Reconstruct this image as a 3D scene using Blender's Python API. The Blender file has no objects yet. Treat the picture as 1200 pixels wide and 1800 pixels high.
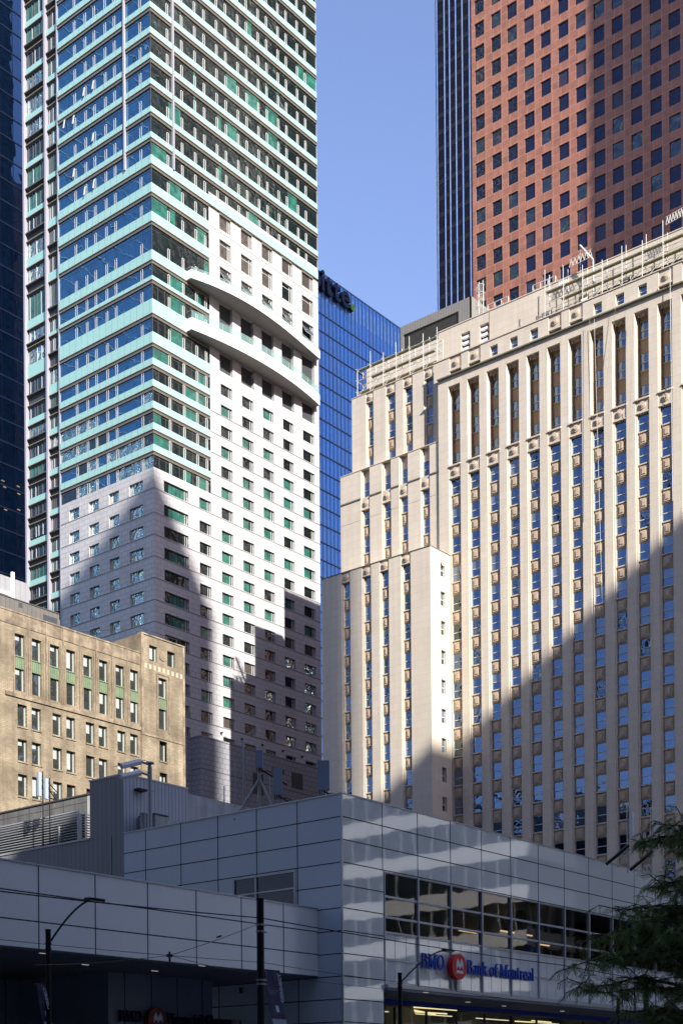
import bpy, bmesh, math, random
import numpy as np
from mathutils import Matrix, Vector
random.seed(7)
SC = bpy.context.scene
COL = SC.collection

# ------------------------------------------------------------------ camera
FPX, PHI, CY, ROLL, EYE = 2460.0, 0.682233, 1934.8, 0.0080, 1.7
FW = np.array([math.cos(PHI), math.sin(PHI), 0.0])
RT = np.array([math.sin(PHI), -math.cos(PHI), 0.0])
UP = np.array([0.0, 0.0, 1.0])
cam_d = bpy.data.cameras.new('camera'); cam = bpy.data.objects.new('camera', cam_d); COL.objects.link(cam)
c_, s_ = math.cos(ROLL), math.sin(ROLL)
rx = RT * c_ - UP * s_; ux = UP * c_ + RT * s_
cam.matrix_world = Matrix(((rx[0], ux[0], -FW[0], 0), (rx[1], ux[1], -FW[1], 0), (rx[2], ux[2], -FW[2], EYE), (0, 0, 0, 1)))
cam_d.sensor_fit = 'HORIZONTAL'; cam_d.sensor_width = 36; cam_d.lens = 36 * FPX / 1200
cam_d.shift_x = 0; cam_d.shift_y = (CY - 900) / 1200
cam_d.clip_start = 0.5; cam_d.clip_end = 6000
SC.camera = cam

# ------------------------------------------------------------------ light
SUN = np.array([-0.434, -1.0, 0.67]); SUN = SUN / np.linalg.norm(SUN)
EL = math.asin(SUN[2]); AZ = math.atan2(SUN[0], SUN[1])
w = bpy.data.worlds.new('World'); SC.world = w; w.use_nodes = True
nt = w.node_tree; bg = nt.nodes['Background']
sky = nt.nodes.new('ShaderNodeTexSky'); sky.sky_type = 'NISHITA'; sky.sun_disc = False
sky.sun_elevation = EL; sky.sun_rotation = AZ; sky.air_density = 1.25; sky.dust_density = 0.6; sky.ozone_density = 3.0
wb = nt.nodes.new('ShaderNodeVectorMath'); wb.operation = 'MULTIPLY'; wb.inputs[1].default_value = (1.12, 0.98, 1.12)   # cool white balance of the photograph
nt.links.new(sky.outputs[0], wb.inputs[0]); nt.links.new(wb.outputs[0], bg.inputs[0]); bg.inputs[1].default_value = 0.106
sl = bpy.data.lights.new('sun', 'SUN'); sl.energy = 5.0; sl.angle = math.radians(0.5); sl.color = (1.0, 0.95, 0.88)
so = bpy.data.objects.new('sun', sl); COL.objects.link(so)
so.rotation_euler = Vector(SUN).to_track_quat('Z', 'Y').to_euler(); so.location = (0, 0, 300)
SC.view_settings.view_transform = 'Standard'; SC.view_settings.look = 'None'; SC.view_settings.gamma = 1
SC.view_settings.exposure = 1.1

# ------------------------------------------------------------------ measuring: rays of the survey onto a facade plane
def ray(px, py):
    x, y = px - 600.0, py - CY
    X = c_ * x - s_ * y; Y = s_ * x + c_ * y
    return FW + RT * X / FPX + np.array([0, 0, -Y / FPX])
def atw(px, py, w_): return ray(px, py) * w_ + np.array([0, 0, EYE])
def onX(px, py, X): r = ray(px, py); return r * (X / r[0]) + np.array([0, 0, EYE])
def onY(px, py, Y): r = ray(px, py); return r * (Y / r[1]) + np.array([0, 0, EYE])
def onZ(px, py, Z): r = ray(px, py); return r * ((Z - EYE) / r[2]) + np.array([0, 0, EYE])

# ------------------------------------------------------------------ materials
def new_mat(name):
    m = bpy.data.materials.new(name); m.use_nodes = True; n = m.node_tree; n.nodes.clear()
    o = n.nodes.new('ShaderNodeOutputMaterial'); return m, n, o
def N(n, t, **kw):
    x = n.nodes.new(t)
    for k, v in kw.items():
        if k in x.inputs: x.inputs[k].default_value = v
        else: setattr(x, k, v)
    return x
def face_vec(n, face):
    g = N(n, 'ShaderNodeNewGeometry'); s = N(n, 'ShaderNodeSeparateXYZ'); c = N(n, 'ShaderNodeCombineXYZ')
    n.links.new(g.outputs['Position'], s.inputs[0])
    if face == 'X': a, b, d = 1, 2, 0
    elif face == 'Y': a, b, d = 0, 2, 1
    else: a, b, d = 0, 1, 2
    n.links.new(s.outputs[a], c.inputs[0]); n.links.new(s.outputs[b], c.inputs[1]); n.links.new(s.outputs[d], c.inputs[2])
    return c.outputs[0], g.outputs['Position']
def solid(name, col, rough=0.7, var=0.12, scale=0.6, spec=0.3, bump=0.0, bscale=8.0, metal=0.0, streak=0.0, face=None,
          joints=None, jcol=None, coat=0.0, jstrength=1.0, tile_var=0.0, crisp=0.25):
    """weathered solid material; joints=(w,h,mortar,offset) draws the panel or brick joints of the cladding"""
    m, n, o = new_mat(name); b = N(n, 'ShaderNodeBsdfPrincipled')
    b.inputs['Roughness'].default_value = rough; b.inputs['Specular IOR Level'].default_value = spec; b.inputs['Metallic'].default_value = metal
    b.inputs['Coat Weight'].default_value = coat; b.inputs['Coat Roughness'].default_value = 0.05
    n.links.new(b.outputs[0], o.inputs[0])
    fv, pos = face_vec(n, face or 'X')
    nz = N(n, 'ShaderNodeTexNoise', Scale=scale, Detail=6.0, Roughness=0.62); n.links.new(pos, nz.inputs['Vector'])
    mr = N(n, 'ShaderNodeMapRange'); mr.inputs['From Min'].default_value = .5 - crisp; mr.inputs['From Max'].default_value = .5 + crisp
    mr.inputs['To Min'].default_value = 1 - var; mr.inputs['To Max'].default_value = 1 + var
    n.links.new(nz.outputs[0], mr.inputs[0]); val = mr.outputs[0]
    if streak > 0:
        mp = N(n, 'ShaderNodeMapping'); mp.inputs['Scale'].default_value = (1.6, 1.6, 0.07); n.links.new(pos, mp.inputs[0])
        n2 = N(n, 'ShaderNodeTexNoise', Scale=1.0, Detail=5.0); n.links.new(mp.outputs[0], n2.inputs['Vector'])
        m2 = N(n, 'ShaderNodeMapRange'); m2.inputs['From Min'].default_value = 0.3; m2.inputs['From Max'].default_value = 0.7
        m2.inputs['To Min'].default_value = 1 - streak; m2.inputs['To Max'].default_value = 1 + streak * 0.4
        n.links.new(n2.outputs[0], m2.inputs[0])
        mu = N(n, 'ShaderNodeMath', operation='MULTIPLY'); n.links.new(val, mu.inputs[0]); n.links.new(m2.outputs[0], mu.inputs[1]); val = mu.outputs[0]
    vm = N(n, 'ShaderNodeVectorMath', operation='SCALE'); vm.inputs[0].default_value = col; n.links.new(val, vm.inputs['Scale'])
    colout = vm.outputs[0]
    if joints:
        br = N(n, 'ShaderNodeTexBrick'); br.offset = joints[3]; br.inputs['Scale'].default_value = 1.0
        br.inputs['Brick Width'].default_value = joints[0]; br.inputs['Row Height'].default_value = joints[1]
        br.inputs['Mortar Size'].default_value = joints[2]; br.inputs['Mortar Smooth'].default_value = 0.1
        br.inputs['Color1'].default_value = (1 - tile_var,) * 3 + (1,); br.inputs['Color2'].default_value = (1 + tile_var,) * 3 + (1,); br.inputs['Mortar'].default_value = (1, 1, 1, 1)
        n.links.new(fv, br.inputs['Vector'])
        ms = N(n, 'ShaderNodeVectorMath', operation='MULTIPLY'); n.links.new(colout, ms.inputs[0]); n.links.new(br.outputs['Color'], ms.inputs[1])
        mx = N(n, 'ShaderNodeMix', data_type='RGBA'); n.links.new(ms.outputs[0], mx.inputs[6])
        mx.inputs[7].default_value = tuple(jcol) + (1,)
        f2 = N(n, 'ShaderNodeMath', operation='MULTIPLY'); f2.inputs[1].default_value = jstrength; n.links.new(br.outputs['Fac'], f2.inputs[0])
        n.links.new(f2.outputs[0], mx.inputs[0]); colout = mx.outputs[2]
    n.links.new(colout, b.inputs['Base Color'])
    if bump > 0:
        n3 = N(n, 'ShaderNodeTexNoise', Scale=bscale, Detail=5.0); n.links.new(pos, n3.inputs['Vector'])
        bu = N(n, 'ShaderNodeBump', Strength=bump, Distance=0.05); n.links.new(n3.outputs[0], bu.inputs['Height']); n.links.new(bu.outputs[0], b.inputs['Normal'])
    return m
def glass(name, body=(0.02, 0.03, 0.035), tint=(0.9, 0.95, 1.0), f0=0.15, wave=0.03, wscale=0.35, rough=0.015, var=0.25, pane=None):
    """coated window glass seen from outside: dark room behind it, mirror coat in front, panes slightly out of flat"""
    m, n, o = new_mat(name)
    g = N(n, 'ShaderNodeNewGeometry')
    d = N(n, 'ShaderNodeBsdfDiffuse'); gl = N(n, 'ShaderNodeBsdfGlossy', Roughness=rough); gl.inputs['Color'].default_value = tuple(tint) + (1,)
    nz = N(n, 'ShaderNodeTexNoise', Scale=0.9, Detail=4.0); n.links.new(g.outputs['Position'], nz.inputs['Vector'])
    mr = N(n, 'ShaderNodeMapRange'); mr.inputs['From Min'].default_value = 0.3; mr.inputs['From Max'].default_value = 0.7
    mr.inputs['To Min'].default_value = 1 - var; mr.inputs['To Max'].default_value = 1 + var; n.links.new(nz.outputs[0], mr.inputs[0])
    vm = N(n, 'ShaderNodeVectorMath', operation='SCALE'); vm.inputs[0].default_value = body; n.links.new(mr.outputs[0], vm.inputs['Scale']); n.links.new(vm.outputs[0], d.inputs['Color'])
    fr = N(n, 'ShaderNodeFresnel', IOR=1.5)
    ma = N(n, 'ShaderNodeMath', operation='MULTIPLY_ADD'); ma.inputs[1].default_value = 1.0; ma.inputs[2].default_value = f0; ma.use_clamp = True
    n.links.new(fr.outputs[0], ma.inputs[0])
    mx = N(n, 'ShaderNodeMixShader'); n.links.new(ma.outputs[0], mx.inputs[0]); n.links.new(d.outputs[0], mx.inputs[1]); n.links.new(gl.outputs[0], mx.inputs[2])
    n.links.new(mx.outputs[0], o.inputs[0])
    if wave > 0:
        n2 = N(n, 'ShaderNodeTexNoise', Scale=wscale, Detail=1.5, Roughness=0.5); n.links.new(g.outputs['Position'], n2.inputs['Vector'])
        bu = N(n, 'ShaderNodeBump', Strength=1.0, Distance=wave); n.links.new(n2.outputs[0], bu.inputs['Height']); n.links.new(bu.outputs[0], gl.inputs['Normal'])
    return m
def emis(name, col, s):
    m, n, o = new_mat(name); e = N(n, 'ShaderNodeEmission', Strength=s); e.inputs[0].default_value = tuple(col) + (1,); n.links.new(e.outputs[0], o.inputs[0]); return m

M = {}
M['stoneX'] = solid('pale_cladding_left', (0.45, 0.435, 0.435), 0.6, 0.07, 0.5, joints=(1.35, 0.83, 0.028, 0.5), jcol=(0.22, 0.22, 0.23), face='X', streak=0.05, tile_var=0.03)
M['stoneY'] = solid('pale_cladding_right', (0.45, 0.435, 0.435), 0.6, 0.07, 0.5, joints=(1.35, 0.83, 0.028, 0.5), jcol=(0.22, 0.22, 0.23), face='Y', streak=0.05, tile_var=0.03)
M['stone_dkX'] = solid('grey_cladding_left', (0.27, 0.27, 0.29), 0.6, 0.08, 0.4, joints=(1.1, 0.83, 0.03, 0.5), jcol=(0.08, 0.08, 0.09), face='X')
M['stone_dkY'] = solid('grey_cladding_right', (0.27, 0.27, 0.29), 0.6, 0.08, 0.4, joints=(1.1, 0.83, 0.03, 0.5), jcol=(0.08, 0.08, 0.09), face='Y')
M['stone_line'] = solid('cladding_shadow_gap', (0.12, 0.12, 0.12), 0.8, 0.1)
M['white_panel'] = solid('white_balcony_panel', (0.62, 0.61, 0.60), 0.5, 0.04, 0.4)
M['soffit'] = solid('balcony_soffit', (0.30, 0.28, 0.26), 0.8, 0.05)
M['teal'] = solid('teal_spandrel', (0.29, 0.50, 0.455), 0.25, 0.04, 0.5, spec=0.5)
M['ledge'] = solid('bronze_ledge', (0.085, 0.08, 0.082), 0.5, 0.1)
M['ledge_lt'] = solid('ledge_edge', (0.24, 0.20, 0.13), 0.5, 0.05)
M['dark_ledge'] = solid('dark_ledge', (0.05, 0.055, 0.06), 0.6, 0.1)
M['wh_frame'] = solid('white_window_frame', (0.50, 0.50, 0.48), 0.5, 0.04)
M['shaded_frame'] = solid('white_frame_shade_tone', (0.36, 0.36, 0.38), 0.5, 0.04)  # white frames greyed for the left face, its shade put into the colour
M['dk_frame'] = solid('dark_window_frame', (0.05, 0.05, 0.055), 0.5, 0.05)
M['pilaster'] = solid('white_pilaster', (0.30, 0.29, 0.33), 0.5, 0.05)
M['g_teal_l'] = glass('curtain_wall_glass', (0.012, 0.035, 0.075), (0.34, 0.66, 0.92), 0.25, 0.02, 0.4)
M['g_teal_r'] = glass('bronze_curtain_glass', (0.010, 0.017, 0.017), (0.62, 0.78, 0.75), 0.10, 0.22, 0.6)
M['g_curtain'] = glass('glass_with_green_curtain', (0.03, 0.125, 0.098), (0.7, 0.88, 0.85), 0.06, 0.08, 0.6, var=0.4)
M['g_dark'] = glass('dark_window_glass', (0.010, 0.014, 0.014), (0.7, 0.85, 0.88), 0.08, 0.12, 0.7)
M['g_wavy'] = glass('wavy_window_glass', (0.015, 0.035, 0.03), (0.8, 0.98, 0.93), 0.42, 0.4, 1.1)
M['g_brown'] = glass('brown_blind_glass', (0.065, 0.057, 0.05), (0.8, 0.8, 0.8), 0.05, 0.05, 0.7, var=0.1)
M['limeX'] = solid('limestone_left', (0.56, 0.49, 0.40), 0.85, 0.05, 0.25, joints=(1.7, 0.95, 0.012, 0.5), jcol=(0.40, 0.34, 0.27), face='X', streak=0.07, tile_var=0.025, bump=0.06)
M['limeY'] = solid('limestone_right', (0.56, 0.49, 0.40), 0.85, 0.05, 0.25, joints=(1.7, 0.95, 0.012, 0.5), jcol=(0.42, 0.36, 0.29), face='Y', streak=0.07, tile_var=0.025, bump=0.06)
M['lime_cap'] = solid('limestone_cap', (0.52, 0.44, 0.35), 0.85, 0.08, 0.6)
M['lime_sp'] = solid('limestone_spandrel', (0.45, 0.355, 0.26), 0.85, 0.12, 1.2, bump=0.1)
M['lime_dk'] = solid('brown_niche_shade_and_trim', (0.34, 0.245, 0.16), 0.7, 0.12, 1.0)  # niche shade put into this brown; ropes and thin lines share it
M['lead'] = solid('weathered_lead_ledge', (0.16, 0.15, 0.11), 0.7, 0.2, 1.5)
M['g_sky'] = glass('sash_glass', (0.012, 0.02, 0.035), (0.45, 0.64, 1.0), 0.19, 0.03, 0.8)
M['g_sky2'] = glass('sash_glass_old', (0.012, 0.018, 0.025), (0.5, 0.68, 1.0), 0.14, 0.22, 1.2)
M['g_blind'] = glass('sash_glass_with_blind', (0.12, 0.135, 0.15), (0.5, 0.7, 1.0), 0.14, 0.03, 0.8, var=0.12)
M['granY'] = solid('red_granite_right', (0.28, 0.118, 0.082), 0.45, 0.2, 0.9, spec=0.4, joints=(1.64, 1.35, 0.035, 0.0), jcol=(0.44, 0.22, 0.16), face='Y', tile_var=0.05)
M['granX'] = solid('red_granite_left', (0.28, 0.118, 0.082), 0.45, 0.2, 0.9, spec=0.4, joints=(1.64, 1.35, 0.035, 0.0), jcol=(0.44, 0.22, 0.16), face='X', tile_var=0.11, streak=.1)
M['g_red'] = glass('dark_blue_glass', (0.010, 0.012, 0.030), (0.42, 0.46, 0.62), 0.05, 0.12, 0.5, var=0.15)
M['g_red_blind'] = glass('blue_glass_with_blind', (0.035, 0.032, 0.045), (0.42, 0.46, 0.62), 0.05, 0.05, 0.5)
M['g_red_wavy'] = glass('wavy_blue_glass', (0.012, 0.016, 0.028), (0.6, 0.7, 0.75), 0.09, 0.45, 0.6)
M['black'] = solid('black_steel', (0.012, 0.012, 0.014), 0.4, 0.1)
M['black_gl'] = glass('black_tower_glass', (0.006, 0.006, 0.008), (0.35, 0.35, 0.4), 0.03, 0.03, 0.5)
M['sky_fin'] = glass('fin_painted_sky_blue', (0.30, 0.42, 0.75), (0.8, 0.88, 1.0), 0.55, 0.0)  # diffuse blue stands in for the sky mirrored in the fins
M['g_blue'] = glass('blue_curtain_wall', (0.12, 0.34, 0.90), (0.5, 0.72, 1.0), 0.16, 0.02, 0.2, var=0.1)
M['g_blue_lt'] = glass('pale_blue_screen', (0.30, 0.48, 0.80), (0.6, 0.8, 1.0), 0.30, 0.0)
M['blue_mull'] = solid('blue_mullion', (0.05, 0.07, 0.14), 0.5, 0.05)
M['navy_gl'] = glass('navy_curtain_wall', (0.03, 0.075, 0.14), (0.4, 0.6, 0.85), 0.20, 0.1, 0.15)
M['navy_line'] = solid('grey_slab_edge', (0.18, 0.22, 0.30), 0.5, 0.1)
M['brickY'] = solid('buff_brick', (0.235, 0.195, 0.14), 0.9, 0.38, 0.35, spec=0.1, crisp=0.12, joints=(0.42, 0.16, 0.02, 0.5), jcol=(0.20, 0.155, 0.10), face='Y', streak=0.32, tile_var=0.12, bump=0.4, bscale=6)
M['brickX'] = solid('buff_brick_side', (0.235, 0.195, 0.14), 0.9, 0.38, 0.35, spec=0.1, crisp=0.12, joints=(0.42, 0.16, 0.02, 0.5), jcol=(0.26, 0.20, 0.13), face='X', streak=0.16, tile_var=0.12)
M['brick_st'] = solid('old_limestone_trim', (0.235, 0.185, 0.13), 0.9, 0.35, 0.9, crisp=.12, streak=0.35, bump=0.3)
M['verdigris'] = solid('green_copper_spandrel', (0.15, 0.20, 0.12), 0.7, 0.15, 2.0, streak=0.2)
M['of_frame'] = solid('grey_green_frame', (0.30, 0.34, 0.32), 0.5, 0.05)
M['g_off'] = glass('office_glass', (0.03, 0.033, 0.03), (0.8, 0.85, 0.85), 0.10, 0.05, 0.8)
M['blind'] = solid('window_blind', (0.33, 0.35, 0.34), 0.8, 0.05)
M['pod'] = solid('glossy_white_panel', (0.42, 0.46, 0.48), 0.22, 0.03, 0.3, spec=0.6, coat=0.8)
def pod_mat(name, wave, add=0.12):
    m, n, o = new_mat(name)
    b = N(n, 'ShaderNodeBsdfPrincipled'); b.inputs['Base Color'].default_value = (0.86, 0.87, 0.80, 1); b.inputs['Roughness'].default_value = 0.5
    gl = N(n, 'ShaderNodeBsdfGlossy', Roughness=0.03); gl.inputs['Color'].default_value = (0.9, 0.95, 1, 1)
    fr = N(n, 'ShaderNodeFresnel', IOR=1.6); ma = N(n, 'ShaderNodeMath', operation='ADD'); ma.inputs[1].default_value = add
    n.links.new(fr.outputs[0], ma.inputs[0]); mx = N(n, 'ShaderNodeMixShader'); n.links.new(ma.outputs[0], mx.inputs[0]); n.links.new(b.outputs[0], mx.inputs[1]); n.links.new(gl.outputs[0], mx.inputs[2]); n.links.new(mx.outputs[0], o.inputs[0])
    g = N(n, 'ShaderNodeNewGeometry'); nz = N(n, 'ShaderNodeTexNoise', Scale=0.55, Detail=1.0); n.links.new(g.outputs['Position'], nz.inputs['Vector'])
    bu = N(n, 'ShaderNodeBump', Strength=1.0, Distance=wave); n.links.new(nz.outputs[0], bu.inputs['Height']); n.links.new(bu.outputs[0], gl.inputs['Normal'])
    return m
M['pod'] = pod_mat('glossy_white_panel_glass', 0.004)
M['pod_joint'] = solid('panel_joint', (0.05, 0.05, 0.055), 0.7, 0.05)
M['podX'] = solid('pale_panel_side', (0.62, 0.70, 0.76), 0.38, 0.04, 0.3, spec=0.3)
M['podW'] = solid('pale_panel_wing', (0.90, 0.88, 0.82), 0.3, 0.05, 0.25, spec=0.4)
M['alu'] = solid('aluminium', (0.45, 0.46, 0.48), 0.35, 0.05, metal=0.3)
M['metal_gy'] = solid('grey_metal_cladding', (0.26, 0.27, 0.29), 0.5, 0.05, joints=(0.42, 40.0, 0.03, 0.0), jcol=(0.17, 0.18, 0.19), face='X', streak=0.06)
M['metal_gyY'] = solid('grey_metal_cladding_lit', (0.56, 0.57, 0.60), 0.5, 0.05, joints=(0.3, 40.0, 0.03, 0.0), jcol=(0.27, 0.28, 0.30), face='Y', streak=0.06)  # paler copy of the same cladding, light on this side put into the colour
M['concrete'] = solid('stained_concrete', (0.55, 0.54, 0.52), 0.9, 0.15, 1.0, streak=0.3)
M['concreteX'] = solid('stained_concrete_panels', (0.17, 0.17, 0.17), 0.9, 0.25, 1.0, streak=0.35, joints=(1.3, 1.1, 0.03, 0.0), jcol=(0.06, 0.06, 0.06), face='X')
M['roof_gy'] = solid('roof_metal_dark', (0.13, 0.12, 0.11), 0.7, 0.15, 0.8, joints=(0.5, 30, 0.03, 0.0), jcol=(0.08, 0.08, 0.07), face='Y')
M['roof_lt'] = solid('roof_metal_light', (0.27, 0.27, 0.28), 0.6, 0.06, 0.8, joints=(0.6, 30, 0.03, 0.0), jcol=(0.2, 0.2, 0.2), face='Y')
M['roofing'] = solid('roof_membrane', (0.10, 0.085, 0.065), 0.9, 0.15)
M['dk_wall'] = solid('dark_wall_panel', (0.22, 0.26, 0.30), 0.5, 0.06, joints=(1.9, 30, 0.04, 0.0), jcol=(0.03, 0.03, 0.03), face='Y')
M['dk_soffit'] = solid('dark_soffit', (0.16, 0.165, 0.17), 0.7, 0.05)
M['lt_soffit'] = solid('grey_soffit', (0.26, 0.26, 0.27), 0.6, 0.05)
M['blue_band'] = solid('blue_fascia', (0.015, 0.06, 0.40), 0.5, 0.03)
M['blue_let'] = solid('blue_letter', (0.012, 0.08, 0.46), 0.4, 0.02)
M['navy_let'] = solid('navy_letter', (0.012, 0.018, 0.05), 0.5, 0.02)
M['red'] = solid('red_disc', (0.72, 0.012, 0.025), 0.35, 0.02)
M['dkred'] = solid('dark_red_disc', (0.22, 0.012, 0.015), 0.4, 0.02)
M['white'] = solid('white_paint', (0.85, 0.84, 0.84), 0.5, 0.02)
M['green_dot'] = solid('green_dot', (0.16, 0.42, 0.02), 0.5, 0.02)
M['pole'] = solid('black_pole', (0.012, 0.012, 0.014), 0.45, 0.1)
M['galv'] = solid('galvanised_steel', (0.38, 0.39, 0.40), 0.45, 0.12, 3.0, metal=0.5)
M['antenna'] = solid('antenna_plastic', (0.30, 0.36, 0.46), 0.5, 0.04)
M['scaf'] = solid('scaffold_tube', (0.50, 0.49, 0.46), 0.45, 0.1, 3.0)
M['plank'] = solid('scaffold_plank', (0.20, 0.19, 0.10), 0.9, 0.2, 2.0)
M['net'] = solid('dark_louvre', (0.035, 0.032, 0.03), 0.8, 0.15, joints=(6.0, 0.35, 0.04, 0.0), jcol=(0.015, 0.015, 0.015), face='X')
M['trim_gy'] = solid('grey_trim', (0.20, 0.19, 0.175), 0.6, 0.08, joints=(0.45, 30, 0.04, 0.0), jcol=(0.12, 0.12, 0.11), face='X')
M['trim_gyY'] = solid('grey_trim_side', (0.22, 0.21, 0.19), 0.6, 0.08, joints=(0.45, 30, 0.04, 0.0), jcol=(0.14, 0.14, 0.13), face='Y')
M['asphalt'] = solid('asphalt', (0.05, 0.05, 0.052), 0.9, 0.2, 2.0, bump=0.2)
M['pave'] = solid('pavement_concrete', (0.30, 0.29, 0.28), 0.9, 0.12, 1.0, joints=(1.5, 1.5, 0.02, 0.0), jcol=(0.15, 0.15, 0.14), face='Z')
M['paint'] = solid('road_paint', (0.7, 0.7, 0.66), 0.7, 0.1)
M['bark'] = solid('bark', (0.05, 0.038, 0.03), 0.9, 0.3, 6.0, bump=0.5)
M['interior'] = solid('interior_dark', (0.10, 0.08, 0.06), 0.9, 0.2)
M['hall_wall'] = solid('banking_hall_wall', (0.30, 0.28, 0.20), 0.8, 0.2, 0.5)
M['interior_w'] = solid('interior_wood', (0.16, 0.10, 0.05), 0.7, 0.3, 0.6)
M['lampstrip'] = emis('lit_lamp_strip', (1.0, 0.78, 0.36), .9)
M['hall_glow'] = emis('added_hall_glow', (1.0, 0.85, 0.6), .7)  # glow of the ceiling strips added to brighten the hall
M['warmlamp'] = emis('warm_ceiling_lamp', (1.0, 0.6, 0.3), 0.7)
M['dimlamp'] = emis('dim_office_lamp', (1.0, 0.75, 0.45), .22)
M['whitelamp'] = emis('soffit_lamp', (1.0, 0.97, 0.9), .14)
def leaf_mat():
    m, n, o = new_mat('locust_leaf'); b = N(n, 'ShaderNodeBsdfPrincipled'); b.inputs['Roughness'].default_value = 0.5
    oi = N(n, 'ShaderNodeNewGeometry'); nz = N(n, 'ShaderNodeTexNoise', Scale=1.3, Detail=3.0); n.links.new(oi.outputs['Position'], nz.inputs['Vector'])
    cr = N(n, 'ShaderNodeValToRGB'); cr.color_ramp.elements[0].position = 0.3; cr.color_ramp.elements[0].color = (0.075, 0.13, 0.035, 1)
    cr.color_ramp.elements[1].position = 0.72; cr.color_ramp.elements[1].color = (0.24, 0.32, 0.08, 1); n.links.new(nz.outputs[0], cr.inputs[0]); n.links.new(cr.outputs[0], b.inputs['Base Color'])
    tr = N(n, 'ShaderNodeBsdfTranslucent'); n.links.new(cr.outputs[0], tr.inputs[0]); mx = N(n, 'ShaderNodeMixShader'); mx.inputs[0].default_value = 0.4
    n.links.new(b.outputs[0], mx.inputs[1]); n.links.new(tr.outputs[0], mx.inputs[2]); n.links.new(mx.outputs[0], o.inputs[0]); return m
M['leaf'] = leaf_mat()
def front_fresnel(n, add):
    f = N(n, 'ShaderNodeFresnel', IOR=1.5); g = N(n, 'ShaderNodeNewGeometry'); a = N(n, 'ShaderNodeMath', operation='ADD'); a.inputs[1].default_value = add; n.links.new(f.outputs[0], a.inputs[0])
    i = N(n, 'ShaderNodeMath', operation='SUBTRACT'); i.inputs[0].default_value = 1.0; n.links.new(g.outputs['Backfacing'], i.inputs[1])
    m = N(n, 'ShaderNodeMath', operation='MULTIPLY'); n.links.new(a.outputs[0], m.inputs[0]); n.links.new(i.outputs[0], m.inputs[1]); return m
def clear_glass():
    m, n, o = new_mat('balustrade_glass'); t = N(n, 'ShaderNodeBsdfTransparent'); t.inputs[0].default_value = (0.72, 0.90, 0.86, 1)
    g = N(n, 'ShaderNodeBsdfGlossy', Roughness=0.03); d = N(n, 'ShaderNodeBsdfDiffuse'); d.inputs[0].default_value = (0.35, 0.6, 0.55, 1)
    a = N(n, 'ShaderNodeMixShader'); a.inputs[0].default_value = 0.25; n.links.new(t.outputs[0], a.inputs[1]); n.links.new(d.outputs[0], a.inputs[2])
    f = front_fresnel(n, 0.0); b = N(n, 'ShaderNodeMixShader'); n.links.new(f.outputs[0], b.inputs[0]); n.links.new(a.outputs[0], b.inputs[1]); n.links.new(g.outputs[0], b.inputs[2]); n.links.new(b.outputs[0], o.inputs[0]); return m
M['rail_glass'] = clear_glass()
def shop_glass(name, add):
    m, n, o = new_mat(name); t = N(n, 'ShaderNodeBsdfTransparent'); t.inputs[0].default_value = (0.75, 0.78, 0.78, 1)
    g = N(n, 'ShaderNodeBsdfGlossy', Roughness=0.02); ma = front_fresnel(n, add); b = N(n, 'ShaderNodeMixShader'); n.links.new(ma.outputs[0], b.inputs[0]); n.links.new(t.outputs[0], b.inputs[1]); n.links.new(g.outputs[0], b.inputs[2]); n.links.new(b.outputs[0], o.inputs[0])
    gg = N(n, 'ShaderNodeNewGeometry'); nz = N(n, 'ShaderNodeTexNoise', Scale=0.55, Detail=1.0); n.links.new(gg.outputs['Position'], nz.inputs['Vector'])
    bu = N(n, 'ShaderNodeBump', Strength=1.0, Distance=0.005); n.links.new(nz.outputs[0], bu.inputs['Height']); n.links.new(bu.outputs[0], g.inputs['Normal']); return m
M['shop'] = shop_glass('upper_window_glass', .10); M['hallglass'] = shop_glass('shopfront_glass', 0.0)

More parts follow.
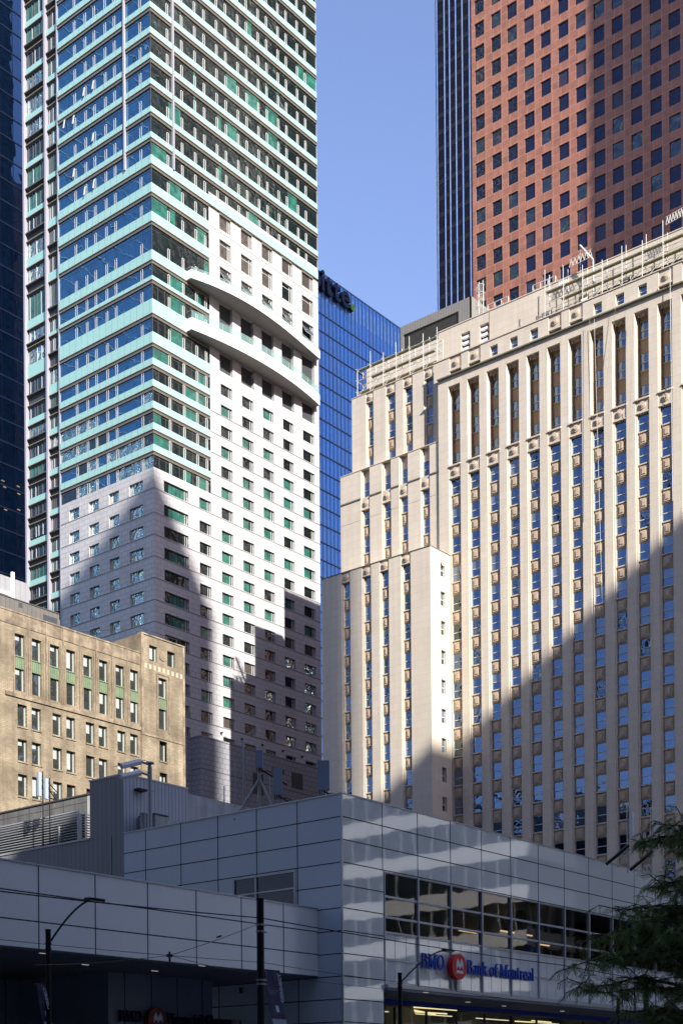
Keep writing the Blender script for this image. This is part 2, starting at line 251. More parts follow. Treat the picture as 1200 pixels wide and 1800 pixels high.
# ------------------------------------------------------------------ mesh building
class MB:
    def __init__(s): s.v = []; s.f = []; s.m = []; s.mats = []
    def mi(s, k):
        if k not in s.mats: s.mats.append(k)
        return s.mats.index(k)
    def quad(s, a, b, c, d, k):
        i = len(s.v); s.v += [tuple(a), tuple(b), tuple(c), tuple(d)]; s.f.append((i, i + 1, i + 2, i + 3)); s.m.append(s.mi(k))
    def poly(s, pts, k):
        i = len(s.v); s.v += [tuple(p) for p in pts]; s.f.append(tuple(range(i, i + len(pts)))); s.m.append(s.mi(k))
    def box(s, x0, x1, y0, y1, z0, z1, k, kx=None, ky=None, kz=None):
        """kx: material of the faces looking along X, ky along Y, kz up and down"""
        kx = kx or k; ky = ky or k; kz = kz or k
        i = len(s.v)
        s.v += [(x0, y0, z0), (x1, y0, z0), (x1, y1, z0), (x0, y1, z0), (x0, y0, z1), (x1, y0, z1), (x1, y1, z1), (x0, y1, z1)]
        for f, kk in (((3, 2, 1, 0), kz), ((4, 5, 6, 7), kz), ((0, 1, 5, 4), ky), ((2, 3, 7, 6), ky), ((3, 0, 4, 7), kx), ((1, 2, 6, 5), kx)):
            s.f.append(tuple(i + j for j in f)); s.m.append(s.mi(kk))
    def fbox(s, face, c, u0, u1, z0, z1, d0, d1, k):
        """box in front of (d<0) or behind (d>0) the facade plane"""
        if face == 'X': s.box(c + d0, c + d1, u0, u1, z0, z1, k)
        else: s.box(u0, u1, c + d0, c + d1, z0, z1, k)
    def tube(s, a, b, r, k, n=8, r2=None, cap=True):
        a = Vector(a); b = Vector(b); d = b - a
        if d.length < 1e-6: return
        q = d.to_track_quat('Z', 'Y'); r2 = r if r2 is None else r2; i = len(s.v); kk = s.mi(k)
        for p, rr in ((a, r), (b, r2)):
            for j in range(n):
                t = 2 * math.pi * j / n; s.v.append(tuple(p + q @ Vector((rr * math.cos(t), rr * math.sin(t), 0))))
        for j in range(n):
            s.f.append((i + j, i + (j + 1) % n, i + n + (j + 1) % n, i + n + j)); s.m.append(kk)
        if cap:
            s.f.append(tuple(i + n - 1 - j for j in range(n))); s.m.append(kk)
            s.f.append(tuple(i + n + j for j in range(n))); s.m.append(kk)
    def path(s, pts, r, k, n=8):
        for a, b in zip(pts, pts[1:]): s.tube(a, b, r, k, n)
    def disc(s, face, c, u, z, r, d0, d1, k, n=24, ksurf=None):
        """short cylinder standing out of the facade"""
        P = [V(face, c, u + r * math.cos(2 * math.pi * j / n), z + r * math.sin(2 * math.pi * j / n), d0) for j in range(n)]
        Q = [V(face, c, u + r * math.cos(2 * math.pi * j / n), z + r * math.sin(2 * math.pi * j / n), d1) for j in range(n)]
        s.poly(P, ksurf or k); s.poly(Q[::-1], k)
        for j in range(n): s.quad(P[j], P[(j + 1) % n], Q[(j + 1) % n], Q[j], k)
    def build(s, name, parent=None, kind=None, recalc=False, smooth=False):
        me = s.mesh(name)
        if recalc:
            bm = bmesh.new(); bm.from_mesh(me); bmesh.ops.remove_doubles(bm, verts=bm.verts, dist=1e-5); bmesh.ops.recalc_face_normals(bm, faces=bm.faces); bm.to_mesh(me); bm.free()
        if smooth:
            for p in me.polygons: p.use_smooth = True
        return link(name, me, parent, kind)
    def mesh(s, name):
        me = bpy.data.meshes.new(name); me.from_pydata(s.v, [], s.f)
        for k in s.mats: me.materials.append(M[k])
        if s.m: me.polygons.foreach_set('material_index', s.m)
        me.update(); return me
def V(face, c, u, z, d=0): return (c + d, u, z) if face == 'X' else (u, c + d, z)
def link(name, me, parent=None, kind=None, loc=None):
    o = bpy.data.objects.new(name, me); COL.objects.link(o)
    if parent is not None: o.parent = parent
    if loc is not None: o.location = loc
    if kind: o['kind'] = kind
    return o
def thing(name, label, cat, loc=(0, 0, 0), group=None):
    o = bpy.data.objects.new(name, None); COL.objects.link(o); o.empty_display_size = 1
    o['label'] = label; o['category'] = cat
    if group: o['group'] = group
    return o
def tag(o, label, cat, group=None):
    o['label'] = label; o['category'] = cat
    if group: o['group'] = group
    return o
def struct(name, mb): return mb.build(name, None, 'structure')

def wall(mb, face, c, u0, u1, z0, z1, ops, k, kj=None, back=None):
    """facade sheet with real openings: ops = (u0,u1,z0,z1,depth)"""
    kj = kj or k
    us = sorted(set([u0, u1] + [a for o in ops for a in o[:2] if u0 < a < u1]))
    zs = sorted(set([z0, z1] + [a for o in ops for a in o[2:4] if z0 < a < z1]))
    ui = {a: i for i, a in enumerate(us)}; zi = {a: i for i, a in enumerate(zs)}
    hole = set()
    for o in ops:
        a0, a1 = ui.get(max(o[0], u0)), ui.get(min(o[1], u1)); b0, b1 = zi.get(max(o[2], z0)), zi.get(min(o[3], z1))
        if a0 is None or a1 is None or b0 is None or b1 is None: continue
        for i in range(a0, a1):
            for j in range(b0, b1): hole.add((i, j))
    for i in range(len(us) - 1):
        j = 0
        while j < len(zs) - 1:
            if (i, j) in hole: j += 1; continue
            e = j
            while e < len(zs) - 1 and (i, e) not in hole: e += 1
            a, b, p, q = us[i], us[i + 1], zs[j], zs[e]
            mb.quad(V(face, c, a, p), V(face, c, b, p), V(face, c, b, q), V(face, c, a, q), k); j = e
    for o in ops:
        a, b, p, q, d = o[:5]
        mb.quad(V(face, c, a, p), V(face, c, a, q), V(face, c, a, q, d), V(face, c, a, p, d), kj)
        mb.quad(V(face, c, b, p), V(face, c, b, q), V(face, c, b, q, d), V(face, c, b, p, d), kj)
        mb.quad(V(face, c, a, p), V(face, c, b, p), V(face, c, b, p, d), V(face, c, a, p, d), kj)
        mb.quad(V(face, c, a, q), V(face, c, b, q), V(face, c, b, q, d), V(face, c, a, q, d), kj)
        if back: mb.quad(V(face, c, a, p, d), V(face, c, b, p, d), V(face, c, b, q, d), V(face, c, a, q, d), back)

# ---- window kinds: frame pieces and pane pieces, corner of the opening at (c,u,z)
def wk_hotel(fm, pm, face, c, u, z, w_, h, v):
    e = 0.07
    fm.fbox(face, c, u, u + w_, z, z + e, -0.04, 0.05, 'dk_frame'); fm.fbox(face, c, u, u + w_, z + h - e, z + h, -0.04, 0.05, 'dk_frame')
    fm.fbox(face, c, u, u + e, z + e, z + h - e, -0.04, 0.05, 'dk_frame'); fm.fbox(face, c, u + w_ - e, u + w_, z + e, z + h - e, -0.04, 0.05, 'dk_frame')
    n = 1 if w_ < 3.6 else 3
    s0 = w_ - 0.62
    for a in (s0, w_ - 0.2): fm.fbox(face, c, u + a, u + a + 0.09, z + e, z + h - e, -0.06, 0.05, 'wh_frame')
    if n == 3:
        for t in (1, 2): fm.fbox(face, c, u + e + (s0 - e) * t / 3 - 0.05, u + e + (s0 - e) * t / 3 + 0.05, z + e, z + h - e, -0.05, 0.05, 'dk_frame')
    if h > 2.3: fm.fbox(face, c, u + e, u + w_ - e, z + h - 0.62, z + h - 0.55, -0.055, 0.05, 'wh_frame')
    if v == 'g_curtain':
        a_, b_ = ((.0, .62), (.3, 1), (.12, .8))[int(w_ * 10) % 3] if n == 1 else (.22, .9)
        W_ = w_ - 2 * e; pm.fbox(face, c, u + e, u + w_ - e, z + e, z + h - e, 0.0, 0.03, 'g_dark')
        pm.fbox(face, c, u + e + W_ * a_, u + e + W_ * b_, z + e, z + h - e - .18, -.01, 0.0, v)
        for t in (.2, .45, .7): pm.fbox(face, c, u + e + W_ * (a_ + (b_ - a_) * t), u + e + W_ * (a_ + (b_ - a_) * t) + .05, z + e, z + h - e - .18, -.014, -.01, 'g_dark')
    else: pm.fbox(face, c, u + e, u + w_ - e, z + e, z + h - e, 0.0, 0.03, v)
def wk_sash(fm, pm, face, c, u, z, w_, h, v):
    e = 0.07; mid = z + h * 0.47
    fm.fbox(face, c, u, u + e, z, z + h, -0.05, 0.04, 'wh_frame'); fm.fbox(face, c, u + w_ - e, u + w_, z, z + h, -0.05, 0.04, 'of_frame')
    fm.fbox(face, c, u + e, u + w_ - e, z + h - e, z + h, -0.05, 0.04, 'of_frame'); fm.fbox(face, c, u + e, u + w_ - e, z, z + e, -0.07, 0.04, 'wh_frame')
    fm.fbox(face, c, u + e, u + w_ - e, mid - 0.045, mid + 0.045, -0.06, 0.04, 'wh_frame')
    up, lo = {'sky': ('g_sky', 'g_sky'), 'old': ('g_sky2', 'g_sky2'), 'bl': ('g_blind', 'g_sky'), 'bb': ('g_blind', 'g_blind'), 'dk': ('g_dark', 'g_dark'), 'bd': ('g_blind', 'g_dark')}[v]
    pm.fbox(face, c, u + e, u + w_ - e, mid + 0.045, z + h - e, -0.02, 0.03, up)
    if v in ('bl', 'bd'):
        pm.fbox(face, c, u + e, u + w_ - e, z + e, mid - 0.045, 0.0, 0.03, lo)
    else: pm.fbox(face, c, u + e, u + w_ - e, z + e, mid - 0.045, 0.0, 0.03, lo)
def wk_plain(fm, pm, face, c, u, z, w_, h, v):
    e = 0.05
    fm.fbox(face, c, u, u + w_, z, z + e, -0.03, 0.04, 'dk_frame'); fm.fbox(face, c, u, u + w_, z + h - e, z + h, -0.03, 0.04, 'dk_frame')
    fm.fbox(face, c, u, u + e, z + e, z + h - e, -0.03, 0.04, 'dk_frame'); fm.fbox(face, c, u + w_ - e, u + w_, z + e, z + h - e, -0.03, 0.04, 'dk_frame')
    pm.fbox(face, c, u + e, u + w_ - e, z + e, z + h - e, 0.0, 0.03, v)
def wk_office(fm, pm, face, c, u, z, w_, h, v):
    e = 0.045; s0 = w_ * 0.74
    fm.fbox(face, c, u, u + w_, z, z + e, -0.04, 0.04, 'of_frame'); fm.fbox(face, c, u, u + w_, z + h - e, z + h, -0.04, 0.04, 'dk_frame')
    fm.fbox(face, c, u, u + e, z + e, z + h - e, -0.04, 0.04, 'of_frame'); fm.fbox(face, c, u + w_ - 0.14, u + w_, z + e, z + h - e, -0.04, 0.04, 'of_frame')
    pm.fbox(face, c, u + e, u + w_ - 0.14, z + e, z + h - e, 0.0, 0.03, 'g_off')
    b = {'o0': 0, 'o1': 0.25, 'o2': 0.5, 'o3': 0.86}[v]
    if b: pm.fbox(face, c, u + e + 0.02, u + w_ * 0.62, z + h - e - b * (h - 2 * e), z + h - e - 0.01, -0.012, 0.0, 'blind')
WK = {'hotel': wk_hotel, 'sash': wk_sash, 'plain': wk_plain, 'office': wk_office}
_cache = {}
def windows(root, items, most=100, name='window'):
    """items: (kind, face, c, u, z, w, h, variant). The nearest ones are window > pane, the rest one stuff part"""
    def key(it):
        p = np.array(V(it[1], it[2], it[3], it[4])) - np.array([0, 0, EYE]); wd = p @ FW; r = abs(p @ RT / wd); y = p[2] / wd * FPX
        off = r > 0.245 or y > 1945 or y < 120
        return (1 if off else 0, wd)
    items = sorted(items, key=key)
    for it in items[:most]:
        kind, face, c, u, z, w_, h, v = it
        kk = (kind, face, round(w_, 2), round(h, 2), v)
        if kk not in _cache:
            a, b = MB(), MB(); WK[kind](a, b, face, 0, 0, 0, w_, h, v); _cache[kk] = (a.mesh(name), b.mesh('pane'))
        f = link(name, _cache[kk][0], root, loc=V(face, c, u, z)); link('pane', _cache[kk][1], f)
    rest = items[most:]
    if rest:
        a = MB()
        for kind, face, c, u, z, w_, h, v in rest: WK[kind](a, a, face, c, u, z, w_, h, v)
        a.build(name, root, 'stuff')
def pick(seq): return random.choice(seq)

# ================================================================== ground
mb = MB(); mb.quad((-1500, -1500, 0), (1500, -1500, 0), (1500, 1500, 0), (-1500, 1500, 0), 'roofing'); struct('ground', mb)
mb = MB(); mb.quad((-400, 6, .02), (500, 6, .02), (500, 31, .02), (-400, 31, .02), 'asphalt'); struct('road', mb)
mb = MB()
mb.box(-400, 500, 31, 92, 0.0, 0.15, 'pave'); mb.box(-400, 500, -22, 6, 0.0, 0.151, 'pave'); struct('pavement', mb)
mb = MB()
for i in range(-20, 30):
    mb.quad((i * 9, 18.4, .024), (i * 9 + 3, 18.4, .024), (i * 9 + 3, 18.55, .024), (i * 9, 18.55, .024), 'paint')
mb.quad((-400, 30.5, .024), (500, 30.5, .024), (500, 30.62, .024), (-400, 30.62, .024), 'paint'); struct('road_marking', mb)

# ================================================================== hotel tower (teal glass above pale stone)
TX, TY = 149.18, 157.35
TL, TR = 179.3, 188.95           # ends of the left face (Y) and right face (X)
TS = 188.3                       # end of the strip of bays left of it
hotel = thing('hotel_tower', 'tall tower of teal glass bands above pale stone with two curved white balconies', 'tower')
ZST, ZSU = 99.35, 147.95         # stone top at the corner, stone top of the right field
XB = 161.7                       # right edge of the teal corner box on the right face
cz = lambda y: onX(262.5 + y * .0093, y, TX)[2]
bands = [(cz(a), cz(b)) for a, b in [(1.25, 11), (46, 56.5), (91, 101), (136, 146), (185.5, 195), (230.5, 240), (271, 286), (320, 336), (370.5, 387), (438, 455), (483.5, 490), (524, 549), (582, 601), (628, 639.5), (666, 677.5), (704, 716), (742, 753.5), (780, 791.5)]]
z = 170.98
while z < 236: z += 3.93; bands.insert(0, (z, z - 0.95))
ZTOP = bands[0][0]
# body behind the glass
mb = MB()
mb.box(TX + 0.6, TR - 0.02, TY + 0.6, TL - 0.05, 0, ZTOP - 0.3, 'dark_ledge'); mb.box(TX + 0.9, TR - 0.02, TL - 0.05, TS - 0.1, 0, ZTOP - 0.4, 'dark_ledge')
mb.build('core', hotel)
# stone faces with window openings
rowz = [97.99 - 3.36 * 0, 94.28, 90.92, 87.58, 84.24, 80.87, 77.5, 74.15, 70.75, 67.4, 64.05, 60.7, 57.35, 54.0]
rowh = 1.75
colsR = [(151.34, 156.6), (159.08, 161.72)] + [(164.16, 166.84), (169.23, 171.93), (174.32, 176.98), (179.4, 182.1), (184.6, 187.6)]
colsL = [(174.75, 177.2), (170.0, 172.4), (165.25, 167.6), (159.75, 162.9)]
win = []; opsR = []; opsL = []; opsRu = []
VR = ['g_curtain', 'g_curtain', 'g_curtain', 'g_dark', 'g_dark']
for zt in rowz:
    for (a, b) in colsR:
        opsR.append((a, b, zt - rowh, zt, 0.3)); v = pick(VR) if zt > 66 else pick(['g_dark', 'g_brown', 'g_dark'])
        if a > 166 and zt < 83: v = pick(['g_dark', 'g_brown', 'g_dark', 'g_wavy'])
        win.append(('hotel', 'Y', TY + 0.3, a, zt - rowh, b - a, rowh, v))
    for (a, b) in colsL:
        opsL.append((a, b, zt - rowh, zt, 0.3)); win.append(('hotel', 'X', TX + 0.3, a, zt - rowh, b - a, rowh, 'g_wavy'))
lm = MB(); wall(lm, 'X', TX, TY, TL, 0, ZST, opsL, 'stoneX')
for zt in rowz: lm.fbox('X', TX, TY, TL, zt - rowh - 0.20, zt - rowh - 0.10, -0.03, 0.02, 'stone_line')
for (zt) in [101.33, 104.7, 108.0, 111.3, 114.7, 118.05]:
    for (a, b) in colsR[2:]:
        opsRu.append((a, b, zt - rowh, zt, 0.3)); win.append(('hotel', 'Y', TY + 0.3, a, zt - rowh, b - a, rowh, pick(VR)))
for zt in [146.0, 141.5, 137.1]:
    for (a, b) in colsR[2:]:
        opsRu.append((a, b, zt - 2.85, zt, 0.3)); win.append(('hotel', 'Y', TY + 0.3, a, zt - 2.85, b - a, 2.85, pick(['g_brown', 'g_brown', 'g_dark'])))
# balcony levels: deep-set glazing between piers
BZ = []
zu = onY(328, 478, TY)[2]; zl = onY(328.6, 562.5, TY)[2]
for zsof, h in ((zu - 1.35, 4.7), (zl - 1.9, 3.1)):
    for (a, b) in colsR[2:]:
        opsRu.append((a - 0.2, b + 0.2, zsof - h, zsof, 0.9)); win.append(('hotel', 'Y', TY + 0.85, a - 0.2, zsof - h, b - a + 0.4, h, pick(['g_dark', 'g_dark', 'g_curtain'])))
rm = MB(); wall(rm, 'Y', TY, TX, TR, 0, ZST, opsR, 'stoneY'); wall(rm, 'Y', TY, XB, TR, ZST, ZSU, opsRu, 'stoneY')
rm.quad((XB, TY, ZSU), (TR, TY, ZSU), (TR, TY + .6, ZSU), (XB, TY + .6, ZSU), 'stoneY')
for zt in rowz: rm.fbox('Y', TY, TX, TR, zt - rowh - 0.20, zt - rowh - 0.10, -0.03, 0.02, 'stone_line')
for zt in [101.33, 104.7, 108.0, 111.3, 114.7]: rm.fbox('Y', TY, XB, TR, zt - rowh - 0.20, zt - rowh - 0.10, -0.03, 0.02, 'stone_line')
for zt in [142.6, 138.2, 133.6]: rm.fbox('Y', TY, XB, TR, zt - 0.04, zt + 0.04, -0.012, 0.02, 'stone_line')
rm.quad((TR, TY, 0), (TR, TL, 0), (TR, TL, ZTOP), (TR, TY, ZTOP), 'stoneX')
rm.build('right_stone_wall', hotel); lm.build('left_stone_wall', hotel)
# vent lamps on the stone (small round fittings under the lowest rows)
# ribbon glazing and spandrels
def mullions(mb, face, c, us, z0, z1, trans=True):
    for u in us:
        mb.fbox(face, c, u - 0.02, u + 0.02, z0, z1, 0.06, 0.12, 'ledge')
def openers(mb, face, c, us, z0, z1, only=None):
    hh = min(z1 - z0, 1.75)
    for i, u in enumerate(us):
        fk, fw = ('shaded_frame', .06) if face == 'X' else ('wh_frame', .09); mb.fbox(face, c, u, u + fw, z0 + 0.05, z0 + hh, 0.03, 0.1, fk); mb.fbox(face, c, u + 0.46 - fw, u + 0.46, z0 + 0.05, z0 + hh, 0.03, 0.1, fk)
        mb.fbox(face, c, u + fw, u + 0.46 - fw, z0 + 0.05, z0 + 0.1, 0.03, 0.1, fk); mb.fbox(face, c, u + fw, u + 0.46 - fw, z0 + hh - 0.05, z0 + hh, 0.03, 0.1, fk)
oR = [152.6, 155.7]; u = 158.6
for i in range(13):
    oR.append(u); u += 2.1 if i % 2 == 0 else 2.9
oR = [x for x in oR if x < TR - 1]
oL = [159.5]; u = 165.4
for i in range(5):
    oL.append(u); u += 2.15 if i % 2 == 0 else 2.6
awn = MB()
for i, (zt, zb) in enumerate(bands):
    xr = TR if zt > ZSU - 1.5 else XB          # the band wraps the whole right face above the stone field
    b = MB(); d = -0.06
    b.box(TX - 0.06, TX + 0.2, TY - 0.06, TL, zb, zt, 'teal'); b.box(TX + 0.2, xr, TY - 0.06, TY + 0.2, zb, zt, 'teal')
    # panel joints
    u = TY + 0.5
    while u < TL: b.fbox('X', TX, u, u + 0.03, zb + .01, zt - .01, -0.066, -0.055, 'stone_line'); u += 1.45
    u = TX + 0.7
    while u < xr: b.fbox('Y', TY, u, u + 0.03, zb + .01, zt - .01, -0.066, -0.055, 'stone_line'); u += 1.45
    b.build('teal_spandrel', hotel)
    b = MB()                                    # ledge under the band
    for (q0, q1, dd, k) in ((0.0, 0.08, -0.09, 'ledge_lt'), (0.08, 0.16, 0.05, 'dark_ledge'), (0.16, 0.46, 0.0, 'ledge'), (0.46, 0.54, -0.03, 'ledge_lt'), (0.54, 0.6, 0.10, 'dark_ledge')):
        b.box(TX + dd, TX + 0.3, TY + dd, TL, zb - q1, zb - q0, k); b.box(TX + 0.3, xr, TY + dd, TY + 0.3, zb - q1, zb - q0, k)
    b.build('ledge', hotel)
    zn = bands[i + 1][0] if i + 1 < len(bands) else ZST
    g = MB(); z0, z1 = zn, zb - 0.6
    gx = TR if zn > ZSU - 2.2 else XB
    # left face panes and right face panes (each pane slightly different)
    us = [TY + 0.12] + [v for o_ in oL for v in (o_ - 0.0, o_ + 0.46)] + [TL]; us = sorted(us)
    for a, c in zip(us, us[1:]): g.fbox('X', TX, a + 0.02, c - 0.02, z0, z1, 0.14, 0.2, 'g_teal_l' if zt > 116 else pick(['g_wavy', 'g_wavy', 'g_dark', 'g_teal_l']) if zt < 110 else pick(['g_teal_l', 'g_teal_l', 'g_wavy']))
    us = sorted([TX + 0.12] + [v for o_ in oR for v in (o_, o_ + 0.46) if v < gx - .3] + [gx])
    for a, c in zip(us, us[1:]):
        if zt > ZSU - 1.5: k = pick(['g_teal_r'] * 7 + ['g_curtain'])
        else: k = pick(['g_curtain', 'g_dark', 'g_dark', 'g_curtain', 'g_teal_r'])
        if random.random() < 0.65: g.fbox('Y', TY, a + 0.02, (a + c) / 2, z0, z1, 0.14, 0.2, k); g.fbox('Y', TY, (a + c) / 2 + 0.04, c - 0.02, z0, z1, 0.14, 0.2, pick([k, 'g_dark']))
        else: g.fbox('Y', TY, a + 0.02, c - 0.02, z0, z1, 0.14, 0.2, k)
    gl = g.build('window_band', hotel)
    f = MB()
    for face, c, L, e1 in (('X', TX, oL, TL), ('Y', TY, oR, gx)):
        openers(f, face, c, [x for x in L if x < e1 - .6], z0, z1)
        st = (TY if face == 'X' else TX) + 1.3; k_ = []
        while st < e1 - .3: k_.append(st); st += 1.45
        if zt < 132 and face == 'Y': mullions(f, face, c, k_, z0, z1)
        f.fbox(face, c, (TY if face == 'X' else TX) + .1, e1, z0 + (z1 - z0) * .84, z0 + (z1 - z0) * .84 + .04, 0.1, 0.15, 'ledge')
    f.box(TX + 0.02, TX + 0.14, TY + 0.02, TY + 0.14, z0, z1, 'dk_frame')
    f.build('frame', gl)
# open awning lights on the left face
for (u, zz) in [(177.4, 162.9 - 2.2), (175.1, 162.4 - 2), (172.5, 165.9 - 2.2), (170.3, 165.8 - 2.0), (175.1, 153.9 - 2.1), (170.4, 157.9 - 2.4), (172.5, 148.6 - .8), (170.3, 150 - 2)]:
    a = MB(); zt2 = zz + 1.0
    q = [V('X', TX, u, zt2, 0.0), V('X', TX, u + 0.3, zt2, 0.0), V('X', TX, u + 0.3, zt2 - 1.5, -0.28), V('X', TX, u, zt2 - 1.5, -0.28)]
    q2 = [(x - .05, y, z_ + .02) for x, y, z_ in q]
    a.poly(q, 'wh_frame'); a.poly(q2[::-1], 'wh_frame')
    for j in range(4): a.quad(q[j], q[(j + 1) % 4], q2[(j + 1) % 4], q2[j], 'wh_frame')
    a.build('open_window_sash', hotel)
for (a, c) in colsR[2:]:
    zt2 = 137.1 - .75; a_ = MB(); q = [V('Y', TY, a + .15, zt2, .1), V('Y', TY, c - .75, zt2, .1), V('Y', TY, c - .75, zt2 - 1.5, -.75), V('Y', TY, a + .15, zt2 - 1.5, -.75)]
    q2 = [(x_, y_ - .04, z_ + .06) for x_, y_, z_ in q]; a_.poly(q, 'lime_dk'); a_.poly(q2[::-1], 'g_dark')
    for j in range(4): a_.quad(q[j], q[(j + 1) % 4], q2[(j + 1) % 4], q2[j], 'wh_frame')
    a_.build('open_window_sash', hotel)
# white pilasters framing the corner bay
for face, c, u in (('X', TX, 163.0), ('Y', TY, 153.7)):
    a = MB(); a.fbox(face, c, u, u + 0.3, 147.3, ZTOP, -0.28, 0.1, 'pilaster'); a.build('pilaster', hotel)
# strip of bays left of the main face
SB = [(179.65, 182.35), (183.0, 187.3 + .7)]
for i, (zt, zb) in enumerate([(a, b) for a, b in bands] + [(rz + 1.55, rz + 0.6) for rz in [97.99, 94.28, 90.92, 87.58, 84.24, 80.87, 77.5, 74.15, 70.8, 67.4]]):
    if i < 10 and i % 1: continue
    nb = len(bands)
    zn = bands[i + 1][0] if i + 1 < nb else (97.99 + 1.55 if i == nb - 1 else zt - 3.36)
    for j, (u0, u1) in enumerate(SB):
        odd = (i + (0 if j == 0 else 1)) % 2
        b = MB()
        if odd: b.fbox('X', TX, u0, u1, zb, zt, 0.35, 0.8, 'teal')
        else: b.fbox('X', TX, u0, u1, zb, zt, 0.6, 0.9, 'dark_ledge'); b.fbox('X', TX, u0, u1, zt - 0.12, zt + 0.05, 0.1, 0.6, 'ledge')
        b.fbox('X', TX, u0, u1, zb - 0.12, zb - 0.01, 0.25, 0.6, 'ledge_lt'); b.fbox('X', TX, u0, u1, zb - 0.42, zb - 0.12, 0.5, 0.8, 'dark_ledge')
        b.build('spandrel', hotel)
        g = MB(); g.fbox('X', TX, u0, u1, zn + .06, zb - 0.42, 0.62, 0.7, pick(['g_dark', 'g_wavy', 'g_curtain']))
        w1 = g.build('window_band', hotel); f = MB()
        for t in (.16, .3, .52, .66, .88): f.fbox('X', TX, u0 + (u1 - u0) * t, u0 + (u1 - u0) * t + .09, zn + .06, zb - .42, 0.52, 0.62, pick(['shaded_frame', 'ledge', 'ledge']))
        f.build('frame', w1)
for u in (179.3, 182.4, 188.0):
    a = MB(); a.fbox('X', TX, u, u + (0.25 if u < 180 else 0.4), 50, ZTOP, -0.05, 0.9, 'pilaster'); a.build('pilaster', hotel)
windows(hotel, win)
# curved balconies
def balcony(tops, thick, zt, right_end):
    pts = [onZ(x, y, zt)[:2] for x, y in tops]
    pts[-1] = np.array([right_end, TY - .05])
    x0 = onY(328.4, 478, TY)[0]
    pts = [np.array([pts[0][0] - 0.0, TY - .05])] + pts if abs(pts[0][1] - TY) > .3 else pts
    return pts
def build_balcony(tops, thick, zt, rail):
    raw = [onZ(x, y, zt)[:2] for x, y in tops]
    xs = [p[0] for p in raw]; ys = [TY - p[1] for p in raw]
    x0, x1 = xs[0], TR - 0.3
    cf = np.polyfit(xs, ys, 2 if len(xs) < 7 else 3); x1 = min(xs[-1], TR - .8)
    P = []
    for i in range(33):
        x = x0 + (x1 - x0) * i / 32; P.append((x, TY - max(0.02, np.polyval(cf, x))))
    root = hotel; b = MB(); zb = zt - thick
    for (a, c) in zip(P, P[1:]):
        b.quad((a[0], a[1], zb), (c[0], c[1], zb), (c[0], c[1], zt), (a[0], a[1], zt), 'white_panel')
        b.quad((a[0], a[1] + .18, zb + .3), (c[0], c[1] + .18, zb + .3), (c[0], c[1] + .18, zt), (a[0], a[1] + .18, zt), 'white_panel')
        b.quad((a[0], a[1], zt), (c[0], c[1], zt), (c[0], c[1] + .18, zt), (a[0], a[1] + .18, zt), 'white_panel')
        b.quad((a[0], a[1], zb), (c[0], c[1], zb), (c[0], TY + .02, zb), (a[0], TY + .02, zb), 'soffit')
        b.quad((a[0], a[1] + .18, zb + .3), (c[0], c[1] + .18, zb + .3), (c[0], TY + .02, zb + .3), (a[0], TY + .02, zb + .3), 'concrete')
    a = P[0]; b.box(a[0] - 0.18, a[0], a[1], TY + .02, zb, zt, 'white_panel'); c = P[-1]; b.box(c[0], c[0] + .12, c[1], TY + .02, zb, zt, 'white_panel')
    bo = b.build('balcony', root)
    r = MB(); st = 0
    for i, p in enumerate(P):
        if i % 2 == 0: r.tube((p[0], p[1] + .1, zt), (p[0], p[1] + .1, zt + rail), 0.022, 'alu', 6)
    for (a, c) in zip(P, P[1:]): r.tube((a[0], a[1] + .1, zt + rail), (c[0], c[1] + .1, zt + rail), 0.028, 'alu', 6)
    a = P[0]; r.tube((a[0] - .1, a[1] + .1, zt + rail), (a[0] - .1, TY, zt + rail), 0.028, 'alu', 6)
    r.build('railing', bo)
    gm = MB()
    e_ = P[-1]; gm.quad((e_[0], e_[1] + .1, zt + .05), (e_[0], TY, zt + .05), (e_[0], TY, zt + rail - .05), (e_[0], e_[1] + .1, zt + rail - .05), 'rail_glass')
    for (a, c) in zip(P, P[1:]): gm.quad((a[0] + .02, a[1] + .1, zt + .05), (c[0] - .02, c[1] + .1, zt + .05), (c[0] - .02, c[1] + .1, zt + rail - .05), (a[0] + .02, a[1] + .1, zt + rail - .05), 'rail_glass')
    gm.quad((a[0] - .1, a[1] + .1, zt), (a[0] - .1, TY, zt), (a[0] - .1, TY, zt + rail), (a[0] - .1, a[1] + .1, zt + rail), 'rail_glass')
    gm.build('glass_panel', bo)
    return P
PB1 = build_balcony([(337.3, 473.3), (365.3, 483), (385, 492.5), (422.5, 510), (438.9, 519), (458.9, 533.4), (480.6, 549.3), (516.7, 576.8), (561.4, 616.5)], 1.35, zu, 0.5)
PB2 = build_balcony([(337.3, 557.9), (440, 602), (473.3, 625.9), (516.7, 657.7), (562.2, 692.3)], 1.9, zl, 1.15)
